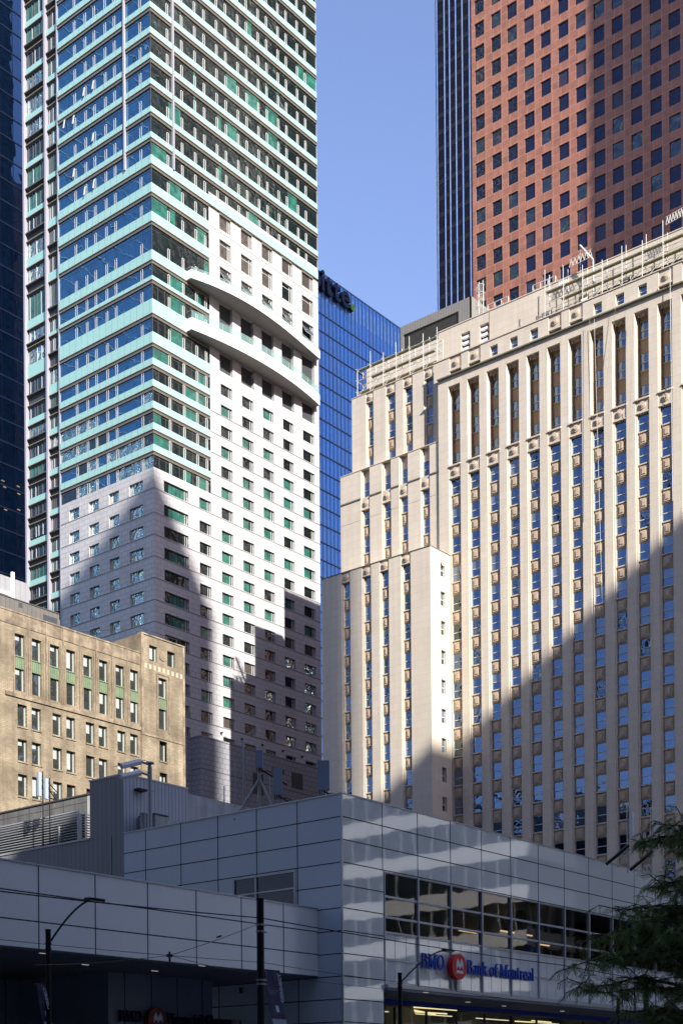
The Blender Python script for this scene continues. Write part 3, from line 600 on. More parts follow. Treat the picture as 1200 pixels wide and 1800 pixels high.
# stone base wing in front of the foot of the tower
YB2 = 155.2; q = onY(353, 1292, YB2); q2 = onX(323, 1297.5, q[0]); zbw = q[2]
b = MB(); b.box(q[0], TR + 0.4, YB2, TY - 0.02, 0, zbw, 'stone_dkY', kx='stone_dkX'); b.box(q[0], TX - 0.02, TY - .02, TL - 6, 0, zbw - .01, 'stone_dkY', kx='stone_dkX')
for zz in (zbw - 0.25, zbw - 5.2, zbw - 10.2, zbw - 15): b.fbox('Y', YB2, q[0], TR + .4, zz - .05, zz + .05, -0.01, .01, 'stone_line'); b.fbox('X', q[0], YB2, TL - 6, zz - .05, zz + .05, -0.01, .01, 'stone_line')
b.build('base_wing', hotel)
for (a, c) in [((512, 1357), (532, 1390)), ((444, 1358), (463, 1400)), ((478, 1349), (499, 1362))]:
    p = onY(a[0], a[1], YB2); r = onY(c[0], c[1], YB2)
    g = MB(); g.fbox('Y', YB2, p[0], r[0], r[2], p[2], -.012, .05, 'dk_frame'); [g.fbox('Y', YB2, p[0], r[0], zz, zz + .05, -.03, -.012, 'ledge') for zz in np.arange(r[2] + .2, p[2], .3)]; g.build('louvre', hotel)
for (x, y) in [(424, 1300), (460, 1310), (496, 1321), (530, 1331), (388, 1289)]:
    p = onY(x, y, TY); g = MB(); g.disc('Y', TY, p[0], p[2], .17, -.35, 0, 'dk_frame', 10); g.build('wall_lamp', hotel)
# parapet on top (out of the picture)
b = MB(); b.box(TX, TR, TY, TL, ZTOP, ZTOP + 1.2, 'teal'); b.build('roof', hotel)

# ================================================================== limestone tower
BX, FH = 147.43, 3.71
lime = thing('limestone_tower', 'stepped limestone tower with tall window piers and carved spandrels, half in shade', 'tower')
Z0 = 51.08                         # a window head; all floors are multiples from here
def rows(zlo, zhi):
    out = []; k = -20
    while True:
        t = Z0 + FH * k; k += 1
        if t > zhi: break
        if t - 2.05 > zlo: out.append(t)
    return out
limewin = []; sp_list = []; med_list = []
def sash_variant(u, z):
    if z < 30 and random.random() < .5: return pick(['dk', 'old', 'bd'])
    if u < 97: return pick(['sky', 'sky', 'sky', 'sky', 'bl', 'old', 'bb', 'sky'])
    return pick(['sky', 'bl', 'old', 'bl', 'bb', 'dk', 'old'])
def bay(face, c, u0, u1, zlo, zhi, wm, head=True, wallk='limeX'):
    """one vertical slot of windows and spandrels; returns nothing, opening itself is cut by the caller"""
    W = u1 - u0
    # stepped inner jambs
    wm.fbox(face, c, u0, u0 + .13, zlo, zhi, .14, .55, wallk); wm.fbox(face, c, u1 - .20, u1, zlo, zhi, .14, .55, wallk)
    rs = rows(zlo, zhi)
    for t in rs: limewin.append(('sash', face, c + .45, u0 + .14, t - 2.05, W - .36, 2.05, sash_variant(u0, t)))
    for i, t in enumerate(rs):
        nt = rs[i + 1] - 2.05 if i + 1 < len(rs) else None
        if nt is None:
            if head and zhi - t > .25: med_list.append((face, c, u0, u1, t, zhi))
        elif abs(c - BX - .25) < .01 and abs(t - 80.76) < .1: med_list.append((face, c, u0, u1, t, nt))
        else: sp_list.append((face, c, u0 + .13, u1 - .2, t, nt))
    if rs and rs[0] - 2.05 - zlo > .3: sp_list.append((face, c, u0 + .13, u1 - .2, max(zlo, rs[0] - FH), rs[0] - 2.05))
def spandrel(face, c, u0, u1, z0, z1, s=None):
    s = s or MB(); W = u1 - u0
    s.fbox(face, c, u0, u1, z0, z1, .36, .55, 'lime_sp'); s.fbox(face, c, u0 - .02, u1 + .02, z1 - .14, z1, .2, .36, 'lime_cap')
    a, b, p, q = u0 + W * .14, u1 - W * .14, z0 + .12, z1 - .3
    s.fbox(face, c, a, b, p, q, .28, .36, 'lime_sp'); s.fbox(face, c, a + .12, b - .12, p + .12, q - .12, .22, .28, 'lime_sp'); s.fbox(face, c, a + .3, b - .3, p + .32, q - .22, .16, .22, 'lime_sp')
    return s
def medallion(face, c, u0, u1, z0, z1, s=None):
    s = s or MB(); W = u1 - u0; zc = min(z0 + 1.0, (z0 + z1) / 2 + .05); r = min(.42, (z1 - z0) * .32)
    s.fbox(face, c, u0 + .003, u1 - .003, z0, z1, .10, .55, 'lime_cap')
    s.fbox(face, c, u0 + .003, u1 - .003, z0, z0 + .1, .02, .10, 'lime_cap')
    um = (u0 + u1) / 2
    s.disc(face, c, um, zc, r, -.02, .10, 'lime_cap', 18); s.disc(face, c, um, zc, r * .62, -.10, -.02, 'lime_sp', 14); s.disc(face, c, um, zc, r * .3, -.16, -.10, 'lime_cap', 10)
    return s
wm = MB()
# --- main block
NP = 2.9; cols_main = [(99.55 - NP * i, 101.33 - NP * i) for i in range(-0, 22)]
ZLED, ZNT, ZNB = 93.72, onX(1021, 564, BX)[2] - 1.05, None
znb = 82.38                        # foot of the tall niches
ZNT = 92.55
YM0, YM1 = 36.0, 102.9
ops = []
for (a, b) in cols_main:
    ops.append((a, b, 0.2, znb, .55)); ops.append((a, b, znb + .001, ZNT, 1.32))
wall(wm, 'X', BX, YM0, YM1, 0, ZLED, ops, 'limeX', back='limeX')
for (a, b) in cols_main:
    bay('X', BX, a, b, .2, znb, wm)
    # niche: inner jambs and spandrels painted shade-brown, windows, carved soffit, sill block
    wm.fbox('X', BX, a + .002, a + .06, znb + .06, ZNT - .01, .7, 1.3, 'lime_dk'); wm.fbox('X', BX, b - .09, b - .002, znb + .06, ZNT - .01, .8, 1.3, 'lime_dk')
    for t in rows(znb, ZNT):
        limewin.append(('sash', 'X', BX + 1.22, a + .07, t - 2.05, b - a - .17, 2.05, pick(['bl', 'bb', 'bl'])))
    rr = [t for t in rows(znb, ZNT)]
    for i, t in enumerate(rr):
        top = rr[i + 1] - 2.05 if i + 1 < len(rr) else ZNT - .02
        wm.fbox('X', BX, a + .07, b - .1, t, top, 1.14, 1.3, 'lime_dk'); wm.fbox('X', BX, a + .07, b - .1, top - .12, top - .01, 1.04, 1.14, 'lime_sp')
    wm.fbox('X', BX, a - .08, b + .004, znb - .12, znb + .05, -.12, 1.3, 'lime_cap')
    for j in range(5): wm.fbox('X', BX, a + .15 + j * .3, a + .3 + j * .3, ZNT - .5, ZNT - .03, .35 + (j % 2) * .1, .42 + (j % 2) * .1, 'lime_sp')
# ledge on top of the niches
wm.fbox('X', BX, YM0, YM1, ZLED, ZLED + .16, -.3, .6, 'lead')
# attic storey
ZAT = 96.45; AX = BX + .35
aops = []
pat = ['M', 'M', 'W', 'W', 'W'] * 5
for i, (a, b) in enumerate(cols_main):
    m = (a + b) / 2
    if pat[i] == 'W': aops.append((m - .55, m + .55, ZLED + .7, ZLED + 2.0, .45))
    else: aops.append((a, b, ZLED + .16, ZAT - .02, .55))
wall(wm, 'X', AX, YM0, YM1 + .9, ZLED + .16, ZAT, aops, 'limeX', back='lime_sp')
for i, (a, b) in enumerate(cols_main):
    m = (a + b) / 2
    if pat[i] == 'W': limewin.append(('sash', 'X', AX + .4, m - .55, ZLED + .7, 1.1, 1.3, pick(['sky', 'bl'])))
    else:
        med_list.append(('X', AX, a, b, ZLED + .95, ZAT - .02)); limewin.append(('plain', 'X', AX + .4, a + .1, ZLED + .2, b - a - .2, .75, 'g_sky'))
wm.fbox('X', AX, YM0, YM1 + .9, ZAT, ZAT + .12, -.08, 1.0, 'lime_cap')
# sides and roof of the main block
wm.box(BX + 1.9, BX + 24, YM0, YM1, 0, ZAT, 'limeY'); wm.quad((BX, YM1, 0), (BX + 3, YM1, 0), (BX + 3, YM1, ZLED), (BX, YM1, ZLED), 'limeY'); wm.quad((BX, YM0, 0), (BX + 3, YM0, 0), (BX + 3, YM0, ZLED), (BX, YM0, ZLED), 'limeY')
wm.box(AX + .5, BX + 24, YM0, YM1 + .9, ZLED, ZAT, 'limeY')
# set-back upper storey
UX, ZUP = BX + 4.0, 102.6
uops = []
for (px, py) in [(818, 600), (851, 585)]:
    p = onX(px, py, UX); uops.append((p[1] - .7, p[1] + .7, p[2] - 1.3, p[2] + 1.2, .5))
for yy in (84, 78.5, 67): uops.append((yy - .7, yy + .7, 97.2, 99.6, .5))
wall(wm, 'X', UX, YM0, 105.6, ZAT, ZUP, uops, 'limeX', back='dk_frame')
for o_ in uops:
    for j in range(3): wm.fbox('X', UX, o_[0] + .3, o_[1] - .1, o_[2] + .3 + j * .75, o_[2] + .62 + j * .75, .1, .45, 'white')
wm.box(UX + .6, BX + 24, YM0, 105.6, ZAT - 1, ZUP - .02, 'limeY'); wm.quad((UX, 105.6, ZAT), (UX + .7, 105.6, ZAT), (UX + .7, 105.6, ZUP), (UX, 105.6, ZUP), 'limeY')
wm.fbox('X', UX, YM0, 105.6, ZUP, ZUP + .12, -.06, .8, 'lime_cap')
wm.fbox('X', UX, 97.55, 97.62, ZAT, ZUP, -.03, 0, 'lime_dk')
# dark louvred openings behind the scaffold on the right part
wm.fbox('X', UX, YM0, 82, 97.0, 99.2, -.02, .01, 'net')
wm.build('wall', lime)
# --- lowest block in front on the left (L1)
X1, Y1a, Y1b, ZL1 = 143.06, 101.22, 118.92, 70.95
wm = MB()
colsL1 = [(114.08, 115.5), (110.62, 112.1), (107.75, 109.2), (104.3, 105.8)]
ops = [(a, b, .2, ZL1 - .04, .55) for a, b in colsL1]
wall(wm, 'X', X1, Y1a, Y1b, 0, ZL1, ops, 'limeX', back='limeX')
for a, b in colsL1: bay('X', X1, a, b, .2, ZL1 - .04, wm)
sx0 = onY(774, 1000, Y1a)[0]; sx1 = onY(782, 1000, Y1a)[0]
sops = [(sx0, sx1, t - 1.8, t, .35) for t in rows(5, ZL1 - 1.2)]
wall(wm, 'Y', Y1a, X1, BX, 0, ZL1, sops, 'limeY')
for o_ in sops: limewin.append(('sash', 'Y', Y1a + .33, o_[0], o_[2], o_[1] - o_[0], 1.8, pick(['bl', 'bb', 'bd'])))
wm.box(X1 + .57, BX + 3, Y1a + .4, Y1b, 0, ZL1 - .01, 'limeY'); wm.quad((X1, Y1b, 0), (BX, Y1b, 0), (BX, Y1b, ZL1), (X1, Y1b, ZL1), 'limeY')
wm.fbox('X', X1, Y1a - .05, Y1b + .05, ZL1, ZL1 + .1, -.06, .7, 'lead'); wm.fbox('Y', Y1a, X1 + .7, BX, ZL1, ZL1 + .1, -.06, .5, 'lead')
wm.build('front_block', lime)
pm_ = (sx0 + sx1) / 2; mm = MB(); mm.disc('Y', Y1a, pm_, ZL1 - 1.35, .42, -.06, 0, 'lime_cap', 18); mm.disc('Y', Y1a, pm_, ZL1 - 1.35, .22, -.12, -.06, 'lime_sp', 12); mm.build('medallion', lime)
# --- second terrace (L2)
X2, Y2b, ZL2 = BX + .25, 119.3, 86.2
wm = MB(); colsL2 = [(114.3, 115.75), (110.75, 112.25), (108.0, 109.4), (104.5, 105.95)]
ops = [(a, b, ZL1 - 1, ZL2 - .04, .55) for a, b in colsL2]
wall(wm, 'X', X2, YM1 + .01, Y2b, ZL1 - 2, ZL2, ops, 'limeX', back='limeX')
for a, b in colsL2: bay('X', X2, a, b, ZL1 - 1, ZL2 - .04, wm, head=False)
wm.box(X2 + .57, BX + 16, YM1 + .02, Y2b, ZL1 - 5, ZL2 - .01, 'limeY'); wm.quad((X2, Y2b, ZL1 - 2), (X2 + .6, Y2b, ZL1 - 2), (X2 + .6, Y2b, ZL2), (X2, Y2b, ZL2), 'limeY')
wm.fbox('X', X2, YM1 + .02, Y2b + .03, ZL2, ZL2 + .09, -.05, .7, 'lime_cap')
lo = YM1 + .03
for a, b in sorted(colsL2) + [(Y2b, Y2b)]:
    wm.fbox('X', X2, lo, a - .02, 82.3, 82.45, -.1, .1, 'lead'); wm.fbox('X', X2, lo, a - .02, 79.5, 79.54, -.012, .01, 'lime_dk'); lo = b + .02
wm.build('lower_terrace', lime)
for a, b in colsL2: med_list.append(('X', X2, a, b, 79.9 - .0, 81.4)) if False else None
# --- third terrace (L3)
X3, Y3b, ZL3 = BX + 1.4, 118.15, 96.9
wm = MB(); colsL3 = [(114.45, 115.7), (110.75, 112.35), (107.95, 109.45), (104.65, 106.1)]
ops = [(a, b, ZL2 - 1, ZL3 - .04, .55) for a, b in colsL3]
wall(wm, 'X', X3, YM1 + .01, Y3b, ZL2 - 2, ZL3, ops, 'limeX', back='limeX')
for a, b in colsL3: bay('X', X3, a, b, ZL2 - 1, ZL3 - .04, wm)
wm.box(X3 + .57, BX + 16, YM1 + .92, Y3b, ZL2 - 1, ZL3 - .01, 'limeY'); wm.quad((X3, Y3b, ZL2 - 2), (X3 + .6, Y3b, ZL2 - 2), (X3 + .6, Y3b, ZL3), (X3, Y3b, ZL3), 'limeY')
wm.fbox('X', X3, YM1 + .92, Y3b + .03, ZL3, ZL3 + .09, -.05, .7, 'lime_cap')
wm.build('upper_terrace', lime)
# --- set-back wall behind the scaffold
wm = MB(); wm.box(156.2, 163.2, 105.7, 121.3, ZL2 - 1, 105.0, 'limeX', ky='limeY'); wm.box(152.2, 156.15, 105.7, 117.4, ZL3 - 1, 99.2, 'limeX', ky='limeY'); wm.build('setback_wall', lime)
# spandrels and medallions as parts, the largest 100
def dist(it): return V(it[0], it[1], it[2], it[4])[0] * FW[0] + V(it[0], it[1], it[2], it[4])[1] * FW[1]
def in_view(it):
    p = np.array(V(it[0], it[1], it[2], it[4])) - [0, 0, EYE]; wd = p @ FW; return abs(p @ RT / wd) < .245 and p[2] / wd * FPX > 420
sp_list = sorted(sp_list, key=lambda i: (not in_view(i), dist(i)))
spc = {}
for i, it in enumerate(sp_list[:100]):
    kk = (it[0], round(it[3] - it[2], 2), round(it[5] - it[4], 2))
    if kk not in spc: spc[kk] = spandrel(it[0], 0, 0, it[3] - it[2], 0, it[5] - it[4]).mesh('spandrel_panel')
    link('spandrel_panel', spc[kk], lime, loc=V(it[0], it[1], it[2], it[4]))
s = MB()
for it in sp_list[100:]: spandrel(*it, s=s)
s.build('spandrel_panel', lime, 'stuff')
for it in med_list:
    if in_view(it): medallion(*it).build('medallion', lime)
windows(lime, limewin)
# mechanical box on the roof
MX, MY0, MY1, MZ = 163.3, 108.2, 120.5, 113.7
mech = thing('rooftop_plant_room', 'dark louvred plant room with grey trim on the limestone tower roof', 'plant room')
b = MB(); b.box(MX + .3, MX + 14, MY0 + .3, MY1 - .3, 95, MZ - .02, 'trim_gyY'); b.fbox('X', MX, MY0, MY1, MZ - 1.3, MZ, 0, .3, 'trim_gy'); b.fbox('X', MX, MY0, MY0 + 2.2, 95, MZ - 1.3, 0, .3, 'trim_gy'); b.fbox('X', MX, MY1 - .5, MY1, 95, MZ - 1.3, 0, .3, 'trim_gy')
b.box(MX, MX + 14, MY0 - .02, MY0 + .3, 95, MZ, 'trim_gyY'); b.build('casing', mech)
b = MB(); b.fbox('X', MX, MY0 + 2.2, MY1 - .5, 95, MZ - 1.3, .18, .28, 'net'); b.build('louvre_panel', mech)

# ================================================================== red granite tower
RX = 202.87; red = thing('red_granite_tower', 'red granite office tower with square windows, right part in shade', 'tower')
colR = [(133.37 - 3.27 * i * 1.0, ) for i in range(0)]
rc = []; u = 133.37
starts = [133.35, 129.99, 126.8, 123.49, 120.29, 116.95, 113.72, 110.38, 107.1, 103.79, 100.43, 97.24, 93.9, 90.6, 87.3, 84.0]
ops = []; rw = []
ZRT = 246.0
t = 187.33
while t + 4.02 < ZRT: t += 4.02
while t > 60:
    for a in starts:
        ops.append((a - 1.93, a, t - 2.55, t, .22)); rw.append(('plain', 'X', RX + .2, a - 1.93, t - 2.55, 1.93, 2.55, pick(['g_red'] * 6 + ['g_red_blind', 'g_red_wavy', 'g_red_wavy'])))
    t -= 4.02
b = MB(); wall(b, 'X', RX, 78, 134.03, 0, ZRT, ops, 'granX')
b.box(RX + .4, RX + 50, 78.1, 134.0, 0, ZRT, 'granY'); b.quad((RX, 134.03, 0), (RX + .5, 134.03, 0), (RX + .5, 134.03, ZRT), (RX, 134.03, ZRT), 'granY')
b.build('wall', red)
b = MB()
for a in starts: b.fbox('X', RX, a + .62, a + .68, 0, ZRT, -.01, .01, 'ledge_lt') if False else None
windows(red, rw)
# faces of the red tower that only mirrors see
sidew = MB(); wall(sidew, 'Y', 134.04, RX + 1, RX + 50, 60, ZRT, [], 'granY'); sidew.build('rear_wall', red)
bm_ = MB()
for i in range(14):
    for j in range(38): bm_.fbox('Y', 134.06, RX + 2 + i * 3.4, RX + 4 + i * 3.4, 61 + j * 4.02, 63.6 + j * 4.02, 0, .05, 'g_red')
bm_.build('rear_window', red, 'stuff')

# ================================================================== black steel tower
DX = 300.0; dark = thing('black_steel_tower', 'black steel tower with thin vertical fins beside the red tower', 'tower')
ya = onX(831, 250, DX)[1]; yb = onX(766.5, 250, DX)[1]
b = MB(); b.box(DX, DX + 40, ya - 12, yb, 0, 310, 'black_gl'); b.build('glass_wall', dark)
for xp in (769.5, 782.5, 791.5, 802.5, 814, 826.5):
    yy = onX(xp, 250, DX)[1]; f = MB(); f.fbox('X', DX, yy - .22, yy + .22, 0, 310, -.16, 0, 'black'); f.fbox('X', DX, yy - .15, yy + .15, 0, 310, -.20, -.16, 'sky_fin'); f.build('fin', dark)
for j in range(58):
    f = MB(); f.fbox('X', DX, ya - 12, yb, 55 + j * 4.3, 56.2 + j * 4.3, -.05, 0, 'black'); f.build('spandrel', dark)

# ================================================================== blue glass tower with sign
blue = thing('blue_glass_tower', 'bright blue curtain wall tower behind the pale hotel tower', 'tower')
YBL, ZBL = 200.0, 187.1
b = MB(); b.box(236, 290, YBL, YBL + 40, 0, ZBL, 'g_blue'); b.build('curtain_wall', blue)
px_w = 1.35
for j in range(0, 38):
    x = 238.5 + j * px_w
    f = MB(); f.fbox('Y', YBL, x - .05, x + .05, 60, ZBL, -.06, 0, 'blue_mull'); f.build('mullion', blue)
for j in range(32):
    zz = ZBL - 9.2 - j * 3.95
    f = MB(); f.fbox('Y', YBL, 238, 290, zz - .12, zz + .12, -.09, 0, 'blue_mull'); f.fbox('Y', YBL, 238, 290, zz + .12, zz + .2, -.1, 0, 'navy_line'); f.build('floor_line', blue)
for j in range(0, 37):
    x = 238.5 + j * px_w
    f = MB(); f.fbox('Y', YBL, x + .45, x + px_w - .35, ZBL - 5.6, ZBL - 1.3, -.03, .0, 'g_blue_lt'); f.build('roof_screen_panel', blue)
f = MB(); f.fbox('Y', YBL, 236, 290, ZBL - .0, ZBL + .25, -.1, .5, 'navy_line'); f.build('coping', blue)

# ================================================================== navy glass tower at the far left
navy = thing('navy_glass_tower', 'dark navy glass tower at the left edge behind the hotel tower', 'tower')
YN = 215.0
b = MB(); b.box(90, 214, YN, YN + 40, 0, 262, 'navy_gl'); b.build('curtain_wall', navy)
for j in range(50):
    zz = 60 + j * 4.15; f = MB(); f.fbox('Y', YN, 90, 214, zz, zz + .22, -.12, 0, 'navy_line'); f.build('floor_line', navy)
for j in range(42):
    x = 90 + j * 3.0; f = MB(); f.fbox('Y', YN, x - .04, x + .04, 40, 262, -.06, 0, 'blue_mull'); f.build('mullion', navy)
for (px, py) in [(5, 845), (8, 856), (32, 855), (33, 868), (10, 896), (33, 896)]:
    p = onY(px, py, YN); f = MB(); f.fbox('Y', YN, p[0] - .35, p[0] + .35, p[2] - .1, p[2] + .08, -.04, 0, 'dimlamp'); f.build('office_lamp', navy)

# ================================================================== buff brick building
BY = 100.0; brick = thing('brick_building', 'weathered buff brick building with green copper spandrels between its upper windows', 'building')
ZBP = 45.0; XE = 98.64
b = MB(); ops = []; bw = []
colsU = [(77.9, 78.98), (79.78, 80.86), (81.83, 82.93), (83.7, 84.78), (85.73, 86.81), (87.64, 88.7), (89.68, 90.74), (91.53, 92.59)]
for (a, c) in colsU:
    ops.append((a, c, 38.17, 43.22, .34)); bw.append(('office', 'Y', BY + .3, a, 41.3, c - a, 1.92, pick(['o1', 'o2', 'o3', 'o1']))); bw.append(('office', 'Y', BY + .3, a, 38.17, c - a, 2.03, pick(['o0', 'o1', 'o2', 'o0'])))
lowc = [(74.3, 75.35), (78.14, 79.18), (79.7, 80.75), (82.07, 83.12), (83.65, 84.7), (85.96, 87.01), (87.52, 88.57), (89.85, 90.9), (91.47, 92.5), (95.16, 96.2)]
for zt in (37.03, 33.93, 30.83, 27.73, 24.63, 21.5):
    for (a, c) in lowc:
        ops.append((a, c, zt - 1.95, zt, .34)); bw.append(('office', 'Y', BY + .3, a, zt - 1.95, c - a, 1.95, pick(['o0', 'o1', 'o2', 'o3', 'o0'])))
wall(b, 'Y', BY, 60, 92.8, 0, ZBP, ops, 'brickY')
b.box(60, XE, BY + .6, BY + 30, 0, ZBP - .8, 'brickX', kz='roofing')
pops = [o for o in ops if o[0] > 93]
pops += [(95.1, 96.2, 38.2, 43.2, .34), (93.9, 94.95, 44.6, 46.1, .34), (96.3, 97.35, 44.6, 46.1, .34)]
bw += [('office', 'Y', BY - .15 + .3, 95.1, 41.4, 1.1, 1.8, 'o1'), ('office', 'Y', BY - .15 + .3, 95.1, 38.2, 1.1, 1.95, 'o0'), ('office', 'Y', BY - .15 + .3, 93.9, 44.6, 1.05, 1.5, 'o3'), ('office', 'Y', BY - .15 + .3, 96.3, 44.6, 1.05, 1.5, 'o0')]
ZPV = 46.95
pw = MB(); wall(pw, 'Y', BY - .15, 92.82, XE, 0, ZPV, pops, 'brickY')
pw.quad((92.82, BY - .15, 0), (92.82, BY + 5, 0), (92.82, BY + 5, ZPV), (92.82, BY - .15, ZPV), 'brickX'); pw.box(92.83, XE, BY + .5, BY + 5, 30, ZPV - .01, 'brickX', kz='roofing')
pw.quad((XE, BY - .15, 0), (XE, BY + 30, 0), (XE, BY + 30, ZBP), (XE, BY - .15, ZBP), 'brickX')
pw.fbox('Y', BY - .15, 92.82, XE, ZPV, ZPV + .14, -.08, .5, 'brick_st')
pw.build('corner_pavilion', brick)
b.fbox('Y', BY, 60, 92.8, ZBP, ZBP + .14, -.1, .6, 'brick_st'); b.build('wall', brick)
def trim(name, boxes):
    t = MB()
    for bx in boxes: t.fbox('Y', *bx, 'brick_st')
    t.build(name, brick)
PV = BY - .15
trim('cornice', [(BY, 60, 92.8, 43.9, 45.0, -.05, -.003)]); trim('string_course', [(BY, 76.8, 92.8, 37.55, 37.9, -.12, -.003)]); trim('string_course', [(PV, 92.82, XE, 37.2, 37.4, -.06, -.003)])
for (a, c), (a2, c2) in zip(colsU, colsU[1:] + [(93.2, 0)]):
    m = (c + a2) / 2; trim('pier_line', [(BY, m - .05, m + .05, 37.9, 45.0, -.09, -.051)]); trim('pier_line', [(BY, c + .12, c + .2, 37.9, 43.4, -.06, -.003)]); trim('pier_line', [(BY, a - .2, a - .12, 37.9, 43.4, -.06, -.003)])
t = MB()
for i in range(9): t.fbox('Y', PV, 93.25 + i * .6, 93.25 + i * .6 + .3, 43.75, 44.2, -.02, -.003, 'lime_sp')
t.build('checker_frieze', brick)
trim('window_surround', [(PV, u0, u1, 37.9, 43.6, -.06, -.003) for (u0, u1) in ((94.75, 94.9), (96.4, 96.55))] + [(PV, 94.9, 96.4, 43.5, 43.6, -.06, -.003)])
trim('corner_stone', [(PV, 92.82, 93.1, 37.4, ZPV, -.05, -.003)]); trim('corner_stone', [(PV, XE - .25, XE, 30, ZPV, -.05, -.003)])
for zt in (37.03, 33.93, 30.83, 27.73):
    for (a, c) in lowc: trim('window_sill', [(PV if a > 93 else BY, a - .06, c + .06, zt - 1.95 - .14, zt - 1.95, -.08, -.003)])
t = MB(); t.disc('Y', PV, 95.62, 45.35, .42, -.08, -.003, 'brick_st', 18); t.disc('Y', PV, 95.62, 45.35, .28, -.10, -.08, 'brickY', 16); t.build('roundel', brick)
for (a, c) in colsU + [(95.1, 96.2)]:
    g = MB(); cc = BY if a < 93 else PV
    g.fbox('Y', cc, a, c, 40.2, 41.3, .10, .3, 'verdigris')
    for j in range(4): g.fbox('Y', cc, a + .1 + j * (c - a - .14) / 4, a + .1 + j * (c - a - .14) / 4 + .05, 40.3, 41.2, .06, .10, 'verdigris')
    g.fbox('Y', cc, a, c, 41.2, 41.3, .03, .10, 'verdigris'); g.build('copper_spandrel', brick)
windows(brick, bw)
# roof structures of the brick building
q1 = onY(104, 1080, 104); q0 = onY(0, 1042, 104)
b = MB(); b.box(58, q1[0], 104, 116, 44, q1[2], 'roof_gy', kz='roofing'); b.fbox('Y', 104, 58, q1[0], q1[2], q1[2] + .08, -.06, .4, 'ledge'); b.fbox('Y', 104, q1[0] - 1.9, q1[0] - .3, q1[2] - 2.2, q1[2] - .5, -.04, 0, 'dark_ledge')
p = onY(36, 1064, 104); b.fbox('Y', 104, p[0] - .2, p[0] + .2, p[2] - .2, p[2] + .2, -.02, 0, 'dark_ledge')
b.build('rooftop_housing', brick)
q2 = onY(51, 1027, 110); b = MB(); b.box(60, q2[0], 110, 118, 44, q2[2], 'roof_lt', kz='roofing')
p = onY(21, 1012, 110); b.fbox('Y', 110, p[0] - .16, p[0] + .16, 46, p[2] + .3, -.2, 0, 'white'); p = onY(3, 1040, 110); b.fbox('Y', 110, p[0] - .8, p[0] + .6, p[2] - .3, p[2], -.4, 0, 'white')
b.build('rooftop_housing', brick)
b = MB()
r0 = 76.0
b.box(88.0, 92.7, 103, 108, 44, 46.3, 'roof_gy', kz='roofing'); q3 = onY(160, 1108, 106); b.box(q1[0] + .2, 88, 106, 112, 44, q3[2], 'roof_gy', kz='roofing'); b.build('rooftop_housing', brick)
rl = MB()
for zz in (.45, .95): rl.tube((72, BY + 1.1, ZBP + zz - .3), (92.6, BY + 1.1, ZBP + zz - .3), .025, 'dk_frame', 5)
for j in range(15): rl.tube((72 + j * 1.45, BY + 1.1, ZBP - .8), (72 + j * 1.45, BY + 1.1, ZBP + .65), .03, 'dk_frame', 5)
for zz in (.5, .95): rl.tube((92.9, BY + .8, ZPV + zz), (XE, BY + .8, ZPV + zz), .025, 'dk_frame', 5)
for j in range(5): rl.tube((92.9 + j * 1.4, BY + .8, ZPV), (92.9 + j * 1.4, BY + .8, ZPV + .95), .025, 'dk_frame', 5)
rl.tube((86, 113, 47.5), (92.9, 102, ZPV + .95), .025, 'dk_frame', 5)
rl.build('railing', brick)

# ================================================================== bank podium
XP, YP, ZP = 58.3, 47.19, 18.16
pod = thing('bank_podium', 'low bank building with glossy pale panels and a band of windows, blue lettering outside', 'building')
RH = 1.225; zg = [ZP - RH * i for i in range(15)]
uR = [XP + 3.32 * i + .25 for i in range(0, 24)]; uR[0] = XP; XPE = uR[-1]
uL = [YP + 3.03 * i + .12 for i in range(0, 7)]; uL[0] = YP; YPE = 64.4
ZW1, ZW0 = 14.42, 11.05      # window band
ZC = 8.1                     # canopy edge
b = MB()
wall(b, 'Y', YP, XP, XPE, ZC, ZP, [(uR[1] + .1, XPE - .2, ZC + .02, ZW1, .18)], 'pod')
wall(b, 'Y', YP, XP, uR[1] + .1, 0.15, ZC, [], 'pod')
wall(b, 'X', XP, YP, YPE, 0.15, ZP, [(50.5, 55.2, 12.45, 14.4, .15)], 'podX')
b.box(XP + .2, XPE, YP + 7.5, YPE + 10, 0.15, ZP - .9, 'dk_frame', kz='roofing')
b.box(XP + .02, XPE, YP + .02, YP + .35, ZW1 + .3, ZP, 'pod'); b.box(XP + .02, XP + .35, YP + .36, YPE, ZW1 + .3, ZP, 'pod')
b.fbox('Y', YP, XP - .04, XPE, ZP, ZP + .07, -.04, .5, 'alu'); b.fbox('X', XP, YP + .5, YPE, ZP, ZP + .07, -.04, .5, 'alu')
b.box(XP + .35, XPE, YP + .35, YPE + 10, ZP - 1.1, ZP - .91, 'roofing')
b.build('wall', pod)
j = MB()
for z_ in zg[1:]:
    if z_ > ZW1 - .05: j.fbox('Y', YP, XP, XPE, z_ - .028, z_ + .028, -.006, .01, 'pod_joint')
    else: j.fbox('Y', YP, XP, uR[1] + .1, z_ - .028, z_ + .028, -.006, .01, 'pod_joint')
    if z_ > .3:
        if 12.4 < z_ < 14.45: j.fbox('X', XP, YP, 50.48, z_ - .028, z_ + .028, -.006, .01, 'pod_joint'); j.fbox('X', XP, 55.25, YPE, z_ - .028, z_ + .028, -.006, .01, 'pod_joint')
        else: j.fbox('X', XP, YP, YPE, z_ - .028, z_ + .028, -.006, .01, 'pod_joint')
for u in uR[1:]: j.fbox('Y', YP, u - .03, u + .03, ZW1, ZP, -.0065, .01, 'pod_joint')
j.fbox('Y', YP, XP - .03, XP + .05, .15, ZP, -.03, .01, 'alu'); j.fbox('X', XP, YP + .01, YP + .07, .15, ZP, -.03, .01, 'alu')
